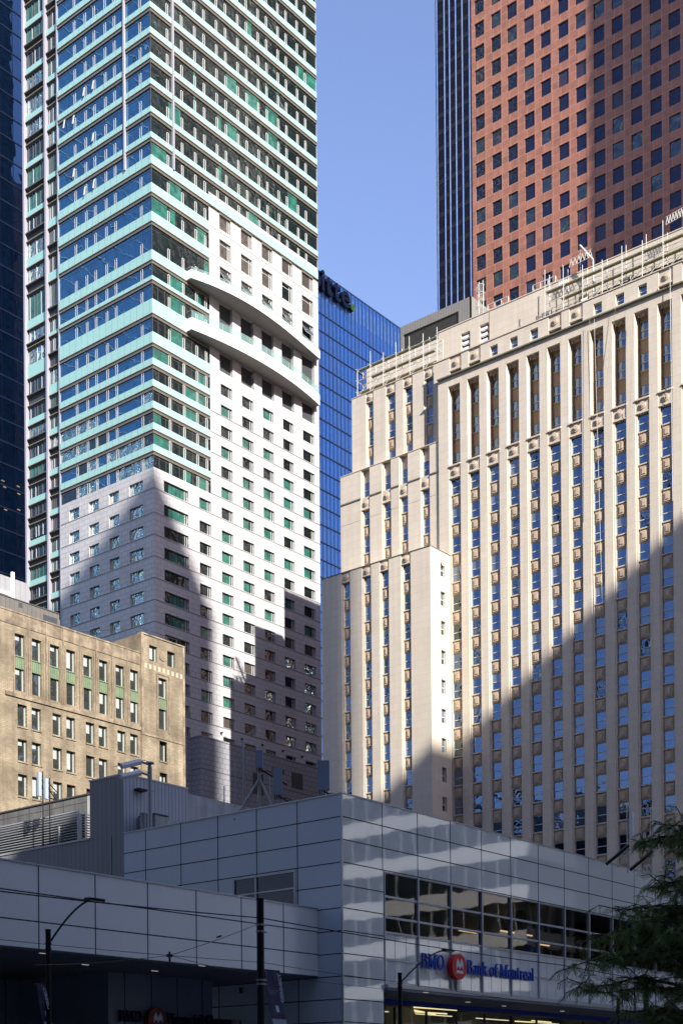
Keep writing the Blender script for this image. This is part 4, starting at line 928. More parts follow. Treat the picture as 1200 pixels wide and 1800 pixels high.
for u in uL[1:]:
    j.fbox('X', XP, u - .03, u + .03, 14.43, ZP, -.0065, .01, 'pod_joint')
    if u < 50.5 or u > 55.2: j.fbox('X', XP, u - .03, u + .03, .15, 14.43, -.0065, .01, 'pod_joint')
j.build('panel_joint', pod)
# windows of the corner facade: one per bay, dark upper lights and pale frosted lights below
tz = [ZW1, 13.05, 11.9, ZW0, 9.55, ZC + .1]
M['frost'] = pod_mat('frosted_glass', .004)
for i in range(1, len(uR) - 1):
    a, c = uR[i] + (.1 if i == 1 else 0), uR[i + 1]
    f = MB()
    for z_ in tz: f.fbox('Y', YP, a + .06, c - .06, z_ - .06, z_ + .06 if z_ < ZW1 else z_ - .02, .0, .16, 'alu')
    f.fbox('Y', YP, a - (.06 if i > 1 else 0), a + .06, ZC + .04, ZW1 - .02, -.06, .2, 'alu')
    w0 = f.build('window', pod)
    g = MB(); g.fbox('Y', YP, a + .06, c - .06, 13.11, ZW1 - .08, .08, .11, 'shop'); g.fbox('Y', YP, a + .06, c - .06, 11.96, 12.99, .08, .11, 'shop'); g.fbox('Y', YP, a + .06, c - .06, ZW0 + .06, 11.84, .08, .11, 'shop'); g.build('pane', w0)
    g = MB(); g.fbox('Y', YP, a + .06, c - .06, 9.61, ZW0 - .06, .06, .11, 'frost'); g.fbox('Y', YP, a + .06, c - .06, ZC + .16, 9.49, .06, .11, 'frost'); m_ = (a + c) / 2
    for u in (a + (c - a) * .33, a + (c - a) * .66): g.fbox('Y', YP, u - .012, u + .012, ZC + .16, ZW0 - .06, .05, .06, 'alu')
    g.build('frosted_panel', w0)
# room behind the windows
b = MB()
b.box(XP + .4, XPE, YP + 7.3, YP + 7.45, 8.3, ZW1 + .4, 'interior_w'); b.box(XP + .4, XPE, YP + .25, YP + 7.3, 14.5, 14.6, 'lt_soffit'); b.box(XP + .4, XPE, YP + .25, YP + 7.3, 8.3, 8.4, 'interior')
for i in range(7): b.box(XP + 5 + i * 9, XP + 5.6 + i * 9, YP + 3, YP + 3.6, 8.4, 14.5, 'interior')
b.build('upper_room', pod)
for (x0, x1, yy, zz) in [(80, 84, 51, 13.0), (80.5, 84.5, 52.2, 12.9), (76.5, 78.5, 52, 12.8), (86, 88, 52, 12.7)]:
    f = MB(); f.box(x0, x1, yy, yy + .1, zz, zz + .08, 'warmlamp'); f.build('ceiling_lamp', pod)
f = MB(); f.box(83.5, 85.6, 51.5, 51.6, 11.6, 12.7, 'blue_band'); f.build('blue_screen', pod)
# window of the left facade
f = MB()
for z_ in (12.49, 13.42, 14.36): f.fbox('X', XP, 50.5, 55.2, z_ - .04, z_ + .04, -.02, .12, 'alu')
for u in (50.54, 53.46, 55.16): f.fbox('X', XP, u - .05, u + .05, 12.45, 14.4, -.04, .12, 'alu')
w0 = f.build('window', pod); g = MB(); g.fbox('X', XP, 50.55, 55.15, 12.5, 14.35, .05, .08, 'black_gl'); g.build('pane', w0)
f = MB(); f.box(XP + .9, XP + 1, 50, 56, 12.2, 14.6, 'interior'); f.build('upper_room', pod)
# canopy edge, soffit, blue band and shopfront
f = MB(); f.box(uR[1] + .1, XPE, YP - .25, YP + .2, ZC - .14, ZC + .03, 'alu'); f.build('canopy_edge', pod)
f = MB(); f.box(uR[1] + .1, XPE, YP - .2, YP + 7.0, ZC - .3, ZC - .15, 'lt_soffit'); f.build('soffit', pod)
sg = YP + 4.2
f = MB(); f.box(uR[1] + .1, XPE, sg - .06, sg + .1, 7.5, ZC - .3, 'blue_band'); f.build('blue_fascia', pod)
f = MB(); f.box(uR[1] + .1, XPE, sg, sg + .04, .15, 7.5, 'hallglass'); f.build('shopfront_glass', pod)
f = MB()
for i in range(1, 24): f.box(XP + i * 3.32 / 1 + .2, XP + i * 3.32 + .28, sg - .05, sg + .1, .15, 7.35, 'dk_frame')
f.build('shopfront_mullion', pod)
f = MB(); f.box(uR[1], uR[1] + .1, YP, sg + 4, .15, ZC - .3, 'dk_wall'); f.box(uR[1], XPE, YP + 7.2, YP + 7.45, .15, ZC - .3, 'hall_wall'); f.box(uR[1] + .1, XPE, sg + .1, YP + 7.2, 7.72, 7.8, 'lt_soffit'); f.build('banking_hall', pod)
for (px, py, L, a) in [((727), 1769, 2.2, .35), (727, 1771.5, 4.4, -.1), (728, 1776.5, 5.6, .55), (729, 1779.5, 3.2, -.12), (934, 1795, 3.0, .1), (905, 1796, 2, -.1)]:
    p = onY(px, py, sg + .5); f = MB(); f.tube((p[0], p[1], p[2]), (p[0] + L * math.cos(a), p[1] + max(-.25, L * math.sin(a) * .6), p[2]), .045, 'lampstrip', 6); f.build('light_tube', pod)
for i in range(9):  # added glowing strips under the hall ceiling
    f = MB(); f.box(66 + i * 7, 70 + i * 7, sg + 1.6, sg + 1.75, 7.2, 7.25, 'hall_glow'); f.build('added_hall_glow', pod)
for (px, py) in [(822, 1762), (885, 1769), (748, 1745), (988, 1778)]:
    p = onZ(px, py, ZC - .3); f = MB(); f.box(p[0] - .16, p[0] + .16, p[1] - .1, p[1] + .1, ZC - .33, ZC - .3, 'whitelamp'); f.build('soffit_lamp', pod)

# ================================================================== entrance wing of the bank (deep overhanging box at lower left)
wing = thing('bank_entrance_wing', 'low panel-clad bank wing overhanging a dark recessed entrance at lower left', 'building')
YW, ZWt, ZWb = 48.94, 12.1, 8.4
b = MB(); wall(b, 'Y', YW, 20, XP - .01, ZWb, ZWt, [], 'podW'); b.box(20, XP - .02, YW + .02, 63, ZWb + .05, ZWt - .02, 'dk_frame', kz='roofing')
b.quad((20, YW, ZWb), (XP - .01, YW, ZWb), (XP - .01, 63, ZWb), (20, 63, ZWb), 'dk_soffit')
b.fbox('Y', YW, 20, XP - .01, ZWt, ZWt + .06, -.05, .35, 'alu'); b.fbox('Y', YW, 20, XP - .02, ZWt - .1, ZWt + .25, .8, 1.1, 'metal_gyY')
b.build('wall', wing)
j = MB()
for t in (1, 2): j.fbox('Y', YW, 20, XP - .01, ZWt - t * 1.235 - .028, ZWt - t * 1.235 + .028, -.006, .01, 'pod_joint')
for i in range(12): j.fbox('Y', YW, 55.5 - i * 3.24 - .03, 55.5 - i * 3.24 + .03, ZWb, ZWt, -.0065, .01, 'pod_joint')
j.fbox('Y', YW, 20, XP - .01, ZWb - .05, ZWb + .05, -.02, .05, 'pod_joint'); j.build('panel_joint', wing)
# recessed dark wall with sign
YR = 54.6; XR0 = 48.28; XR1 = 53.5
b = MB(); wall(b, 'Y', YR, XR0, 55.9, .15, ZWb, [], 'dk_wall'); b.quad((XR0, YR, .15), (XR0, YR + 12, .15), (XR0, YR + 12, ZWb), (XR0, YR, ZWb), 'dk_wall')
b.box(20, XR0, 62, 62.2, .15, ZWb, 'dk_wall'); b.build('recessed_wall', wing)
pd0, pd1 = onY(497, 1740, YR), onY(544, 1748, YR)
b = MB(); b.fbox('Y', YR, pd0[0], XP, pd1[2] - .28, pd1[2] + .05, -.06, .2, 'blue_band'); b.build('blue_fascia', wing)
b = MB(); b.fbox('Y', YR, 54.95, 58.2, .15, 6.3, -.0, .05, 'shop'); [b.fbox('Y', YR, 54.9 + i * .8, 54.98 + i * .8, .15, 6.3, -.06, .0, 'ledge') for i in range(5)]; b.box(54.9, 58.2, YR + 2, YR + 2.1, .15, 6.4, 'interior_w'); b.build('entrance_door', wing)
for (px, py) in [(150, 1696), (272, 1707), (76, 1676), (355, 1698)]:
    p = onZ(px, py, ZWb); f = MB(); f.box(p[0] - .2, p[0] + .2, p[1] - .05, p[1] + .05, ZWb - .03, ZWb - .005, 'whitelamp'); f.build('soffit_lamp', wing)
# ---- metal-clad rooms and louvre screen on the roof of the podium
bulk = thing('metal_clad_roof_room', 'grey ribbed metal roof room beside the flue pipe on the bank roof', 'roof room')
zb_ = 21.8
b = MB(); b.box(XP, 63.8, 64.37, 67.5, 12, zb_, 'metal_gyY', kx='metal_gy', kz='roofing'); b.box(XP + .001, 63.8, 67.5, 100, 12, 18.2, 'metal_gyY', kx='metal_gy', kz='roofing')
b.box(XP - .04, 63.85, 64.33, 67.54, zb_, zb_ + .1, 'alu'); b.box(XP - .04, 58.7, 67.54, 100, 18.2, 18.32, 'alu'); b.build('cladding', bulk)
b = MB(); b.box(63.81, 72, 64.42, 67.5, 12, zb_ - .25, 'concrete'); b.build('concrete_wall', bulk)
lv = thing('louvre_screen', 'long horizontal grey louvre screen on the low roof at the left', 'louvre')
X5 = 60.3; b = MB()
for i in range(11): b.fbox('X', X5, 71.0, 92, 18.85 + i * .175, 18.85 + i * .175 + .045, -.05, .12, 'alu'); b.box(X5, 62.6, 70.86, 71.0, 18.85 + i * .175, 18.9 + i * .175, 'alu')
b.build('blade', lv)
b = MB(); b.fbox('X', X5, 70.8, 92, 20.72, 20.8, -.08, .15, 'alu'); b.fbox('X', X5, 70.8, 71.0, 18.6, 20.72, -.08, .15, 'alu'); b.fbox('X', X5, 72.8, 72.9, 18.6, 20.0, -.08, .02, 'alu'); b.fbox('X', X5, 70.8, 92, 18.5, 18.8, -.08, .15, 'alu'); b.build('frame', lv)
b = MB(); b.box(X5 + .5, X5 + .6, 71, 92, 18.3, 20.7, 'dk_frame'); b.build('backing', lv)
cp = thing('concrete_parapet', 'stained grey panel parapet behind the louvre screen', 'parapet')
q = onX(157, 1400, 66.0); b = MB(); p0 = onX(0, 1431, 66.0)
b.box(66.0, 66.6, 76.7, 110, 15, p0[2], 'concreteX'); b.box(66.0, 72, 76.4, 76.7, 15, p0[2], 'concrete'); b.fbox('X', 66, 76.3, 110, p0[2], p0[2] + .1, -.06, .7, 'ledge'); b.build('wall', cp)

# ================================================================== lettering
def glyph(ch):
    """serif letter as strokes: R=(x0,z0,x1,z1) bar, L=(x0,z0,x1,z1,w) slanted stroke, A=(cx,cz,rx,rz,a0,a1,w) arc; plus advance width"""
    T = .17; t = .07
    sf = lambda x, z_, w_=.34: ('R', x - w_ / 2, z_, x + w_ / 2, z_ + t)
    G = {
     'B': ([('R', .1, 0, .1 + T, 1), ('R', .0, 0, .45, t), ('R', 0, 1 - t, .42, 1), ('R', .2, .5, .42, .5 + t), ('A', .42, .76, .2, .24, -90, 90, .13), ('A', .45, .27, .25, .27, -90, 90, .14)], .78),
     'M': ([('R', .1, 0, .1 + t, 1), ('R', .78, 0, .78 + T, 1), ('L', .14, 1, .5, .08, .16), ('L', .5, .08, .84, 1, .07), sf(.14, 0), sf(.86, 0, .36), ('R', 0, 1 - t, .22, 1), ('R', .78, 1 - t, 1.05, 1)], 1.08),
     'O': ([('A', .42, .5, .42, .52, 0, 360, .15)], .9),
     'F': ([('R', .1, 0, .1 + T, 1), ('R', .0, 1 - t, .66, 1), sf(.18, 0), ('R', .2, .5, .5, .5 + t), ('R', .6, .76, .66, 1), ('R', .46, .4, .5, .68)], .72),
     'G': ([('A', .44, .5, .44, .52, 50, 320, .15), ('R', .64, .05, .64 + T, .45), ('R', .55, .45 - t, .88, .45), ('R', .72, .74, .78, 1)], .92),
     'n': ([('R', .08, 0, .08 + .14, .68), ('A', .34, .44, .2, .24, 0, 170, .12), ('R', .4, 0, .54, .44), sf(.15, 0, .28), sf(.47, 0, .28), ('R', 0, .68 - t, .16, .68)], .64),
     'a': ([('R', .34, .06, .48, .5), ('A', .27, .48, .2, .2, 0, 160, .1), ('A', .24, .19, .2, .2, 0, 360, .12), ('R', .42, 0, .6, t)], .6),
     'k': ([('R', .08, 0, .22, 1), sf(.15, 0, .28), ('R', 0, 1 - t, .16, 1), ('L', .22, .3, .5, .66, .07), ('L', .3, .38, .54, 0, .14), sf(.54, 0, .24), sf(.48, .62, .24)], .68),
     'o': ([('A', .3, .34, .3, .36, 0, 360, .13)], .64),
     'f': ([('R', .12, 0, .26, .8), ('A', .36, .78, .2, .22, 60, 180, .11), ('R', .0, .6, .42, .68), sf(.19, 0, .32)], .44),
     't': ([('R', .1, .1, .24, .88), ('R', 0, .6, .38, .68), ('A', .3, .16, .16, .16, 180, 330, .1)], .44),
     'r': ([('R', .08, 0, .22, .68), ('A', .38, .42, .2, .24, 45, 160, .12), sf(.15, 0, .3), ('R', 0, .68 - t, .16, .68)], .52),
     'e': ([('A', .29, .34, .28, .36, 0, 315, .13), ('R', .08, .32, .55, .38)], .62),
     'l': ([('R', .08, 0, .22, 1), sf(.15, 0, .3), ('R', 0, 1 - t, .16, 1)], .34),
     'i': ([('R', .08, 0, .22, .68), sf(.15, 0, .3), ('R', 0, .68 - t, .16, .68), ('R', .08, .8, .22, .95)], .34),
     'c': ([('A', .29, .34, .28, .36, 45, 315, .13)], .56),
     'u': ([('R', .08, .2, .22, .68), ('A', .3, .24, .2, .24, 190, 350, .12), ('R', .4, 0, .54, .68), ('R', 0, .68 - t, .2, .68), ('R', .32, .68 - t, .5, .68), ('R', .5, 0, .62, t)], .64),
     'p': ([('R', .08, -.3, .22, .68), ('A', .32, .34, .25, .34, -110, 150, .12), sf(.15, -.3, .3), ('R', 0, .68 - t, .16, .68)], .64),
     ' ': ([], .34)}
    return G[ch]
def letters(root, text, face, c, u, z_, size, d0, d1, k, flip=False):
    """each letter is a solid of its own standing out of the wall"""
    for ch in text:
        st, adv = glyph(ch)
        if st:
            m_ = MB(); e = 0
            for s in st:
                e += 1; dd = d0 - e * .003
                if s[0] == 'R':
                    m_.fbox(face, c, u + s[1] * size, u + s[3] * size, z_ + s[2] * size, z_ + s[4] * size, dd, d1, k)
                else:
                    if s[0] == 'L':
                        x0, y0, x1, y1, ww = s[1:]; P = [(x0, y0), (x1, y1)]; P2 = [(x0 - ww / 2, y0), (x1 - ww / 2, y1)], [(x0 + ww / 2, y0), (x1 + ww / 2, y1)]
                        inn, out = P2
                    else:
                        cx, cz_, rx_, rz, a0, a1, ww = s[1:]; n = max(6, int(abs(a1 - a0) / 15)); inn, out = [], []
                        for i in range(n + 1):
                            a = math.radians(a0 + (a1 - a0) * i / n); tw = ww * (.55 + .45 * abs(math.cos(a)))
                            out.append((cx + rx_ * math.cos(a), cz_ + rz * math.sin(a))); inn.append((cx + (rx_ - tw) * math.cos(a), cz_ + (rz - tw * .8) * math.sin(a)))
                    for i in range(len(inn) - 1):
                        q = [inn[i], inn[i + 1], out[i + 1], out[i]]
                        A = [V(face, c, u + x * size, z_ + y * size, dd) for x, y in q]; B = [V(face, c, u + x * size, z_ + y * size, d1) for x, y in q]
                        m_.poly(A, k); m_.poly(B[::-1], k)
                        for j_ in range(4): m_.quad(A[j_], A[(j_ + 1) % 4], B[(j_ + 1) % 4], B[j_], k)
            m_.build('letter', root)
        u += adv * size
    return u
def roundel(root, face, c, u, z_, r, k):
    m_ = MB(); m_.disc(face, c, u, z_, r, -.42, -.08, k, 40); d = m_.build('disc', root)
    e = MB(); w_ = r * .46
    e.fbox(face, c, u - w_, u + w_, z_ - r * .52, z_ - r * .30, -.45, -.42, 'white')
    pts = [(-1, -.24), (-1, .26), (-.52, .62), (0, .14), (.52, .62), (1, .26), (1, -.24)]
    P = lambda a: (u + a[0] * w_, z_ + a[1] * r)
    lo_z = z_ - r * .2
    tri = [[(-1, -.2), (-1, .3), (-.5, .62), (-.5, .08)], [(-.5, .08), (-.5, .62), (0, .2), (0, -.2)], [(0, -.2), (0, .2), (.5, .62), (.5, .08)], [(.5, .08), (.5, .62), (1, .3), (1, -.2)]]
    for q in tri:
        A = [V(face, c, *P(a), -.455) for a in q]; e.poly(A, 'white'); B = [V(face, c, *P(a), -.42) for a in q]
        for i in range(4): e.quad(A[i], A[(i + 1) % 4], B[(i + 1) % 4], B[i], 'white')
    e.build('emblem', d)
sign = thing('bank_sign', 'blue bank name lettering with a red roundel above the lit shopfront', 'sign')
a = onY(737, 1700, YP); r0 = onY(781, 1706, YP); r1 = onY(797, 1686, YP)
b0 = onY(737, 1702.5, YP); b1 = onY(778, 1707, YP); zc = onY(797, 1701, YP)[2]
sz = .90; zt = b0[2]
u0 = b0[0]; wtot = sum(glyph(ch)[1] for ch in 'BMO'); s1 = (b1[0] - b0[0]) / wtot
u_ = u0
def fit(root, text, x0, x1, z_, h, face, c, d0, d1, k):
    """lettering of height h stretched a little so that the word is exactly as long as on the building"""
    wt = sum(glyph(ch)[1] for ch in text); return letters(root, text, face, c, x0, z_, (x1 - x0) / wt, d0, d1, k)
ce = onY(797, 1701, YP)
R_ = (onY(797, 1679, YP)[2] - onY(797, 1724, YP)[2]) / 2
zB = onY(757, 1704, YP)[2]
fit(sign, 'BMO', b0[0], b1[0], zB, 1, 'Y', YP, -.18, -.08, 'blue_let')
roundel(sign, 'Y', YP, ce[0], ce[2], R_, 'red')
t0, t1 = onY(817, 1712, YP), onY(935, 1727, YP); zM = onY(876, 1719, YP)[2]
fit(sign, 'Bank of Montreal', t0[0], t1[0], zM, 1, 'Y', YP, -.18, -.08, 'blue_let')
m_ = MB(); m_.fbox('Y', YP, b0[0], t1[0], zM + .15, zM + .2, -.08, -.03, 'alu'); m_.fbox('Y', YP, ce[0] + .2, ce[0] + .5, ce[2] - R_ - .7, ce[2] - R_ + .2, -.1, -.02, 'alu'); m_.build('rail', sign)
sign2 = thing('entrance_sign', 'dim dark blue bank group lettering with a dark red roundel in the shaded entrance', 'sign')
b0, b1 = onY(206, 1797, YR), onY(246, 1797, YR); ce = onY(268, 1795, YR); R2 = (onY(268, 1772, YR)[2] - ce[2])
fit(sign2, 'BMO', b0[0], b1[0], onY(226, 1797, YR)[2], 1, 'Y', YR, -.25, -.05, 'navy_let')
roundel(sign2, 'Y', YR, ce[0], ce[2], R2, 'dkred')
t0, t1 = onY(289, 1800, YR), onY(402, 1806, YR)
fit(sign2, 'Financial Group', t0[0], t1[0], onY(345, 1803.5, YR)[2], 1, 'Y', YR, -.25, -.05, 'navy_let')
# rooftop sign of the blue tower
def sans(text, size, depth, mats, shear=0.0):
    cu = bpy.data.curves.new('t', 'FONT'); cu.body = text; cu.size = size; cu.extrude = depth; cu.offset = size * .018; cu.bevel_depth = 0
    ob = bpy.data.objects.new('t', cu); COL.objects.link(ob); dg = bpy.context.evaluated_depsgraph_get(); me = bpy.data.meshes.new_from_object(ob.evaluated_get(dg))
    bpy.data.objects.remove(ob); bpy.data.curves.remove(cu); me.materials.clear(); me.materials.append(M[mats]); return me
sg3 = thing('rooftop_sign', 'large dark rooftop letters ending in a green dot on the blue tower', 'sign')
e0 = onY(600, 531, YBL); base = onY(600, 540, YBL)[2]; xe0 = onY(594, 531, YBL)[0]; xe1 = onY(611, 541, YBL)[0]
S3 = (xe1 - xe0) / .52
widths = {'o': .56, 'i': .25, 't': .36, 'e': .56, 'D': .7, 'l': .25}
base = onY(603, 541, YBL)[2]
u = xe1
for ch in 'ettio':
    me = sans(ch, S3 * 1.02, .45, 'navy_let'); wx = max(v.co.x for v in me.vertices) - min(v.co.x for v in me.vertices); x0_ = min(v.co.x for v in me.vertices)
    ob = link('letter', me, sg3); u -= wx + S3 * .05; ob.location = (u - x0_, YBL - .6, base); ob.rotation_euler = (math.pi / 2, 0, 0)
m_ = MB(); dp = onY(612.5, 542, YBL); m_.disc('Y', YBL, dp[0] + .3, base + S3 * .10, S3 * .115, -1.05, -.1, 'navy_let', 20, 'green_dot'); m_.build('dot', sg3)

# ================================================================== street poles, lamps, wires, banners
YS = 35.0
def street(px): r = ray(px, 1800); return r[0] * YS / r[1]
def steel_pole(px, top, wpx, label):
    p = onY(px, top, YS); wd = (np.array([p[0], p[1], 0]) @ FW); r = wpx / FPX * wd / 2
    t = thing('traction_pole', label, 'pole', group='poles carrying the overhead wires')
    m_ = MB(); m_.tube((p[0], YS, .15), (p[0], YS, p[2]), r * 1.05, 'pole', 16, r2=r); m_.tube((p[0], YS, p[2]), (p[0], YS, p[2] + .06), r * 1.1, 'pole', 16); m_.tube((p[0], YS, .15), (p[0], YS, .7), r * 1.7, 'pole', 16); m_.build('shaft', t)
    return t, p, r
tp, P1, R1 = steel_pole(457, 1583, 13, 'thick black steel pole with wire clamps and banner in front of the bank corner')
for zz in (.95, 1.2, 3.0, 3.15):
    m_ = MB(); m_.tube((P1[0], YS, P1[2] - zz), (P1[0], YS, P1[2] - zz + .07), R1 * 1.2, 'galv', 16); m_.tube((P1[0] + R1, YS - .05, P1[2] - zz + .03), (P1[0] + R1 + .14, YS - .05, P1[2] - zz + .03), .03, 'galv', 8); m_.build('clamp', tp)
tp2, P2, R2_ = steel_pole(1135, 1722, 9.5, 'black steel pole rising through the leaves of the tree at right')
def lamp(px, top, head, label, wpx, w0=None):
    p = onY(px, top, YS); wd = np.array([p[0], p[1], 0]) @ FW; r = wpx / FPX * wd / 2; h = onY(head[0], head[1], YS)
    t = thing('street_lamp', label, 'street lamp', group='black street lamps along the pavement')
    m_ = MB(); m_.tube((p[0], YS, .15), (p[0], YS, p[2]), r * 1.15, 'pole', 14, r2=r); m_.tube((p[0], YS, p[2] - .03), (p[0], YS, p[2] + .03), r * 1.12, 'pole', 14); m_.tube((p[0], YS, .15), (p[0], YS, .6), r * 1.7, 'pole', 14)
    for zz in (.45, .62, .95): m_.tube((p[0], YS, p[2] - zz), (p[0], YS, p[2] - zz + .05), r * 1.2, 'pole', 14)
    m_.build('shaft', t)
    a = np.array([p[0] + r, YS, p[2] - .35]); c = np.array([h[0], YS, h[2]]); L = c[0] - a[0]; pts = []
    for i in range(13):
        s = i / 12; pts.append((a[0] + L * s, YS, a[2] + (c[2] - a[2]) * (1 - (1 - min(1, s / .92)) ** 1.5 if s < .92 else 1.0)))
    m_ = MB(); m_.path(pts, .035, 'pole', 8); m_.build('arm', t)
    m_ = MB(); m_.box(c[0] - .38, c[0] + .3, YS - .13, YS + .13, c[2] - .02, c[2] + .06, 'pole'); m_.box(c[0] - .3, c[0] + .22, YS - .1, YS + .1, c[2] - .05, c[2] - .02, 'galv'); m_.build('lamp_head', t)
    return p
L1 = lamp(84.5, 1636, (168, 1583.5), 'black street lamp with short curved arm at the lower left, banner on its post', 9.5)
L2 = lamp(702.5, 1712, (788, 1672.5), 'black street lamp with curved arm in front of the blue bank lettering', 7.5)
L3 = lamp(1086, 1758, (1126, 1733), 'small black street lamp partly hidden by the tree leaves', 6)
def wire(label, pts, r=.02, n=14):
    m_ = MB(); P = []
    for i, (a, c) in enumerate(zip(pts, pts[1:])):
        a, c = Vector(a), Vector(c); L = (c - a).length
        for k_ in range(n):
            s = k_ / n; q = a.lerp(c, s); q.z -= 4 * s * (1 - s) * L * .004; P.append(q)
    P.append(Vector(pts[-1])); m_.path(P, r, 'pole', 6); return tag(m_.build('overhead_wire'), label, 'wire')
pw1 = onY(0, 1563, YS); A = (P1[0], YS, onY(457, 1614, YS)[2]); B = onY(985, 1697, YS); E_ = onY(1290, 1745, YS)
wire('thick upper cable crossing in front of the panel wing left of the thick pole', [tuple(onY(-60, 1560, YS)), tuple(A)], .022)
wire('thick upper cable running right from the thick pole past the bank lettering', [A, tuple(B), tuple(E_)], .022)
A2 = (P1[0], YS, onY(457, 1692, YS)[2])
wire('thin lower wire left of the thick pole', [tuple(onY(-60, 1646, YS)), A2], .010); wire('thin lower wire running right from the thick pole', [A2, tuple(onY(700, 1727, YS)), tuple(onY(985, 1768, YS)), tuple(onY(1290, 1800, YS))], .010)
wire('thin wire close below the lower one right of the thick pole', [tuple(onY(457, 1712, YS)), tuple(onY(700, 1742, YS)), tuple(onY(1250, 1815, YS))], .008)
J = atw(298, 1680, 40)
wire('stay wire slanting from the thick pole down to the small junction', [tuple(onY(455, 1624, YS)), tuple(J)], .011); wire('stay wire from the junction toward the left edge', [tuple(J), tuple(atw(236, 1687, 38)), tuple(atw(60, 1697, 30))], .009); wire('thin wire from the junction down to the right', [tuple(J), tuple(atw(430, 1712, 46))], .008)
m_ = MB(); m_.tube((J[0], J[1], J[2] - .18), (J[0], J[1], J[2] + .1), .03, 'pole', 8); m_.box(J[0] - .08, J[0] + .08, J[1] - .05, J[1] + .05, J[2] - .05, J[2] + .03, 'pole'); tag(m_.build('wire_junction'), 'small black junction where the stay wires meet', 'junction')
m_ = MB(); q = atw(385, 1647, 46); m_.tube((q[0] - .1, q[1], q[2] - .03), (q[0] + .1, q[1], q[2] + .03), .03, 'pole', 8); tag(m_.build('wire_insulator'), 'small dark insulator on the slanting stay wire', 'insulator')
# banners
def banner(px0, px1, y0, y1, side, label, word):
    p = onY(px0, y0, YS); q = onY(px1, y1, YS); t = thing('street_banner', label, 'banner', group='street banners on the poles')
    lean = .42 if side > 0 else .35
    x0, x1, z1, z0 = p[0], q[0], p[2], q[2]
    n = 10; bm2 = MB(); 
    def bp(u, v, dy=0): # v down
        return (x0 + (x1 - x0) * u + lean * v * (1 if side > 0 else .9), YS - .02 + .06 * math.sin(v * 3) + dy, z1 + (z0 - z1) * v)
    M.setdefault('banner', banner_mat())
    for i in range(n):
        bm2.quad(bp(0, i / n), bp(1, i / n), bp(1, (i + 1) / n), bp(0, (i + 1) / n), 'banner')
        bm2.quad(bp(0, i / n, .012), bp(1, i / n, .012), bp(1, (i + 1) / n, .012), bp(0, (i + 1) / n, .012), 'banner')
    cl = bm2.build('cloth', t)
    m_ = MB(); m_.tube((x0 - .1, YS, z1 + .02), (x1, YS, z1 + .02), .02, 'pole', 8); m_.build('bracket', t)
    # word running upward
    me = sans(word, (z1 - z0) * .19, .004, 'let_pale'); ob = link('lettering', me, cl)
    wx = max(v.co.x for v in me.vertices); sc = (z1 - z0) * .53 / wx
    ang = math.atan2(z1 - z0, lean * -1)
    ob.rotation_euler = (math.pi / 2, -(math.pi / 2 + math.atan2(lean, (z1 - z0)) * 1.0), 0); c0 = bp(.93, .56)
    ob.location = (c0[0], YS - .07, c0[2]); ob.scale = (sc, sc, 1)
    # white footer
    m_ = MB(); m_.quad(bp(.02, .87, -.008), bp(.98, .87, -.008), bp(.98, 1, -.008), bp(.02, 1, -.008), 'foot'); m_.build('white_footer', cl)
    # figures and arch of the picture
    m_ = MB()
    m_.quad(bp(.42, .62, -.008), bp(.62, .62, -.008), bp(.64, .74, -.008), bp(.44, .74, -.008), 'let_pale')
    for i in range(8): u_ = .1 + i * .1; m_.quad(bp(u_, .78, -.009), bp(u_ + .04, .78, -.009), bp(u_ + .05, .86, -.009), bp(u_, .86, -.009), 'navy_let')
    m_.build('picture', cl)
def banner_mat():
    m, n, o = new_mat('printed_banner'); b = N(n, 'ShaderNodeBsdfPrincipled'); b.inputs['Roughness'].default_value = .6
    g = N(n, 'ShaderNodeNewGeometry'); nz = N(n, 'ShaderNodeTexNoise', Scale=2.2, Detail=3.0); n.links.new(g.outputs['Position'], nz.inputs['Vector']); cr = N(n, 'ShaderNodeValToRGB')
    e = cr.color_ramp.elements; e[0].position = .35; e[0].color = (.03, .05, .12, 1); e[1].position = .7; e[1].color = (.14, .2, .36, 1); x = e.new(.52); x.color = (.09, .07, .13, 1)
    n.links.new(nz.outputs[0], cr.inputs[0]); n.links.new(cr.outputs[0], b.inputs['Base Color']); n.links.new(b.outputs[0], o.inputs[0]); return m
M['let_pale'] = solid('pale_print', (.8, .85, .9), .6, .03); M['foot'] = solid('white_print', (.45, .47, .52), .6, .05)
banner(465, 492, 1706, 1805, 1, 'blue printed banner with upright pale lettering hanging from the thick pole', 'CONNECT')
banner(64, 79, 1732, 1806, -1, 'narrow printed banner hanging left of the lower left street lamp', 'CONNECT')

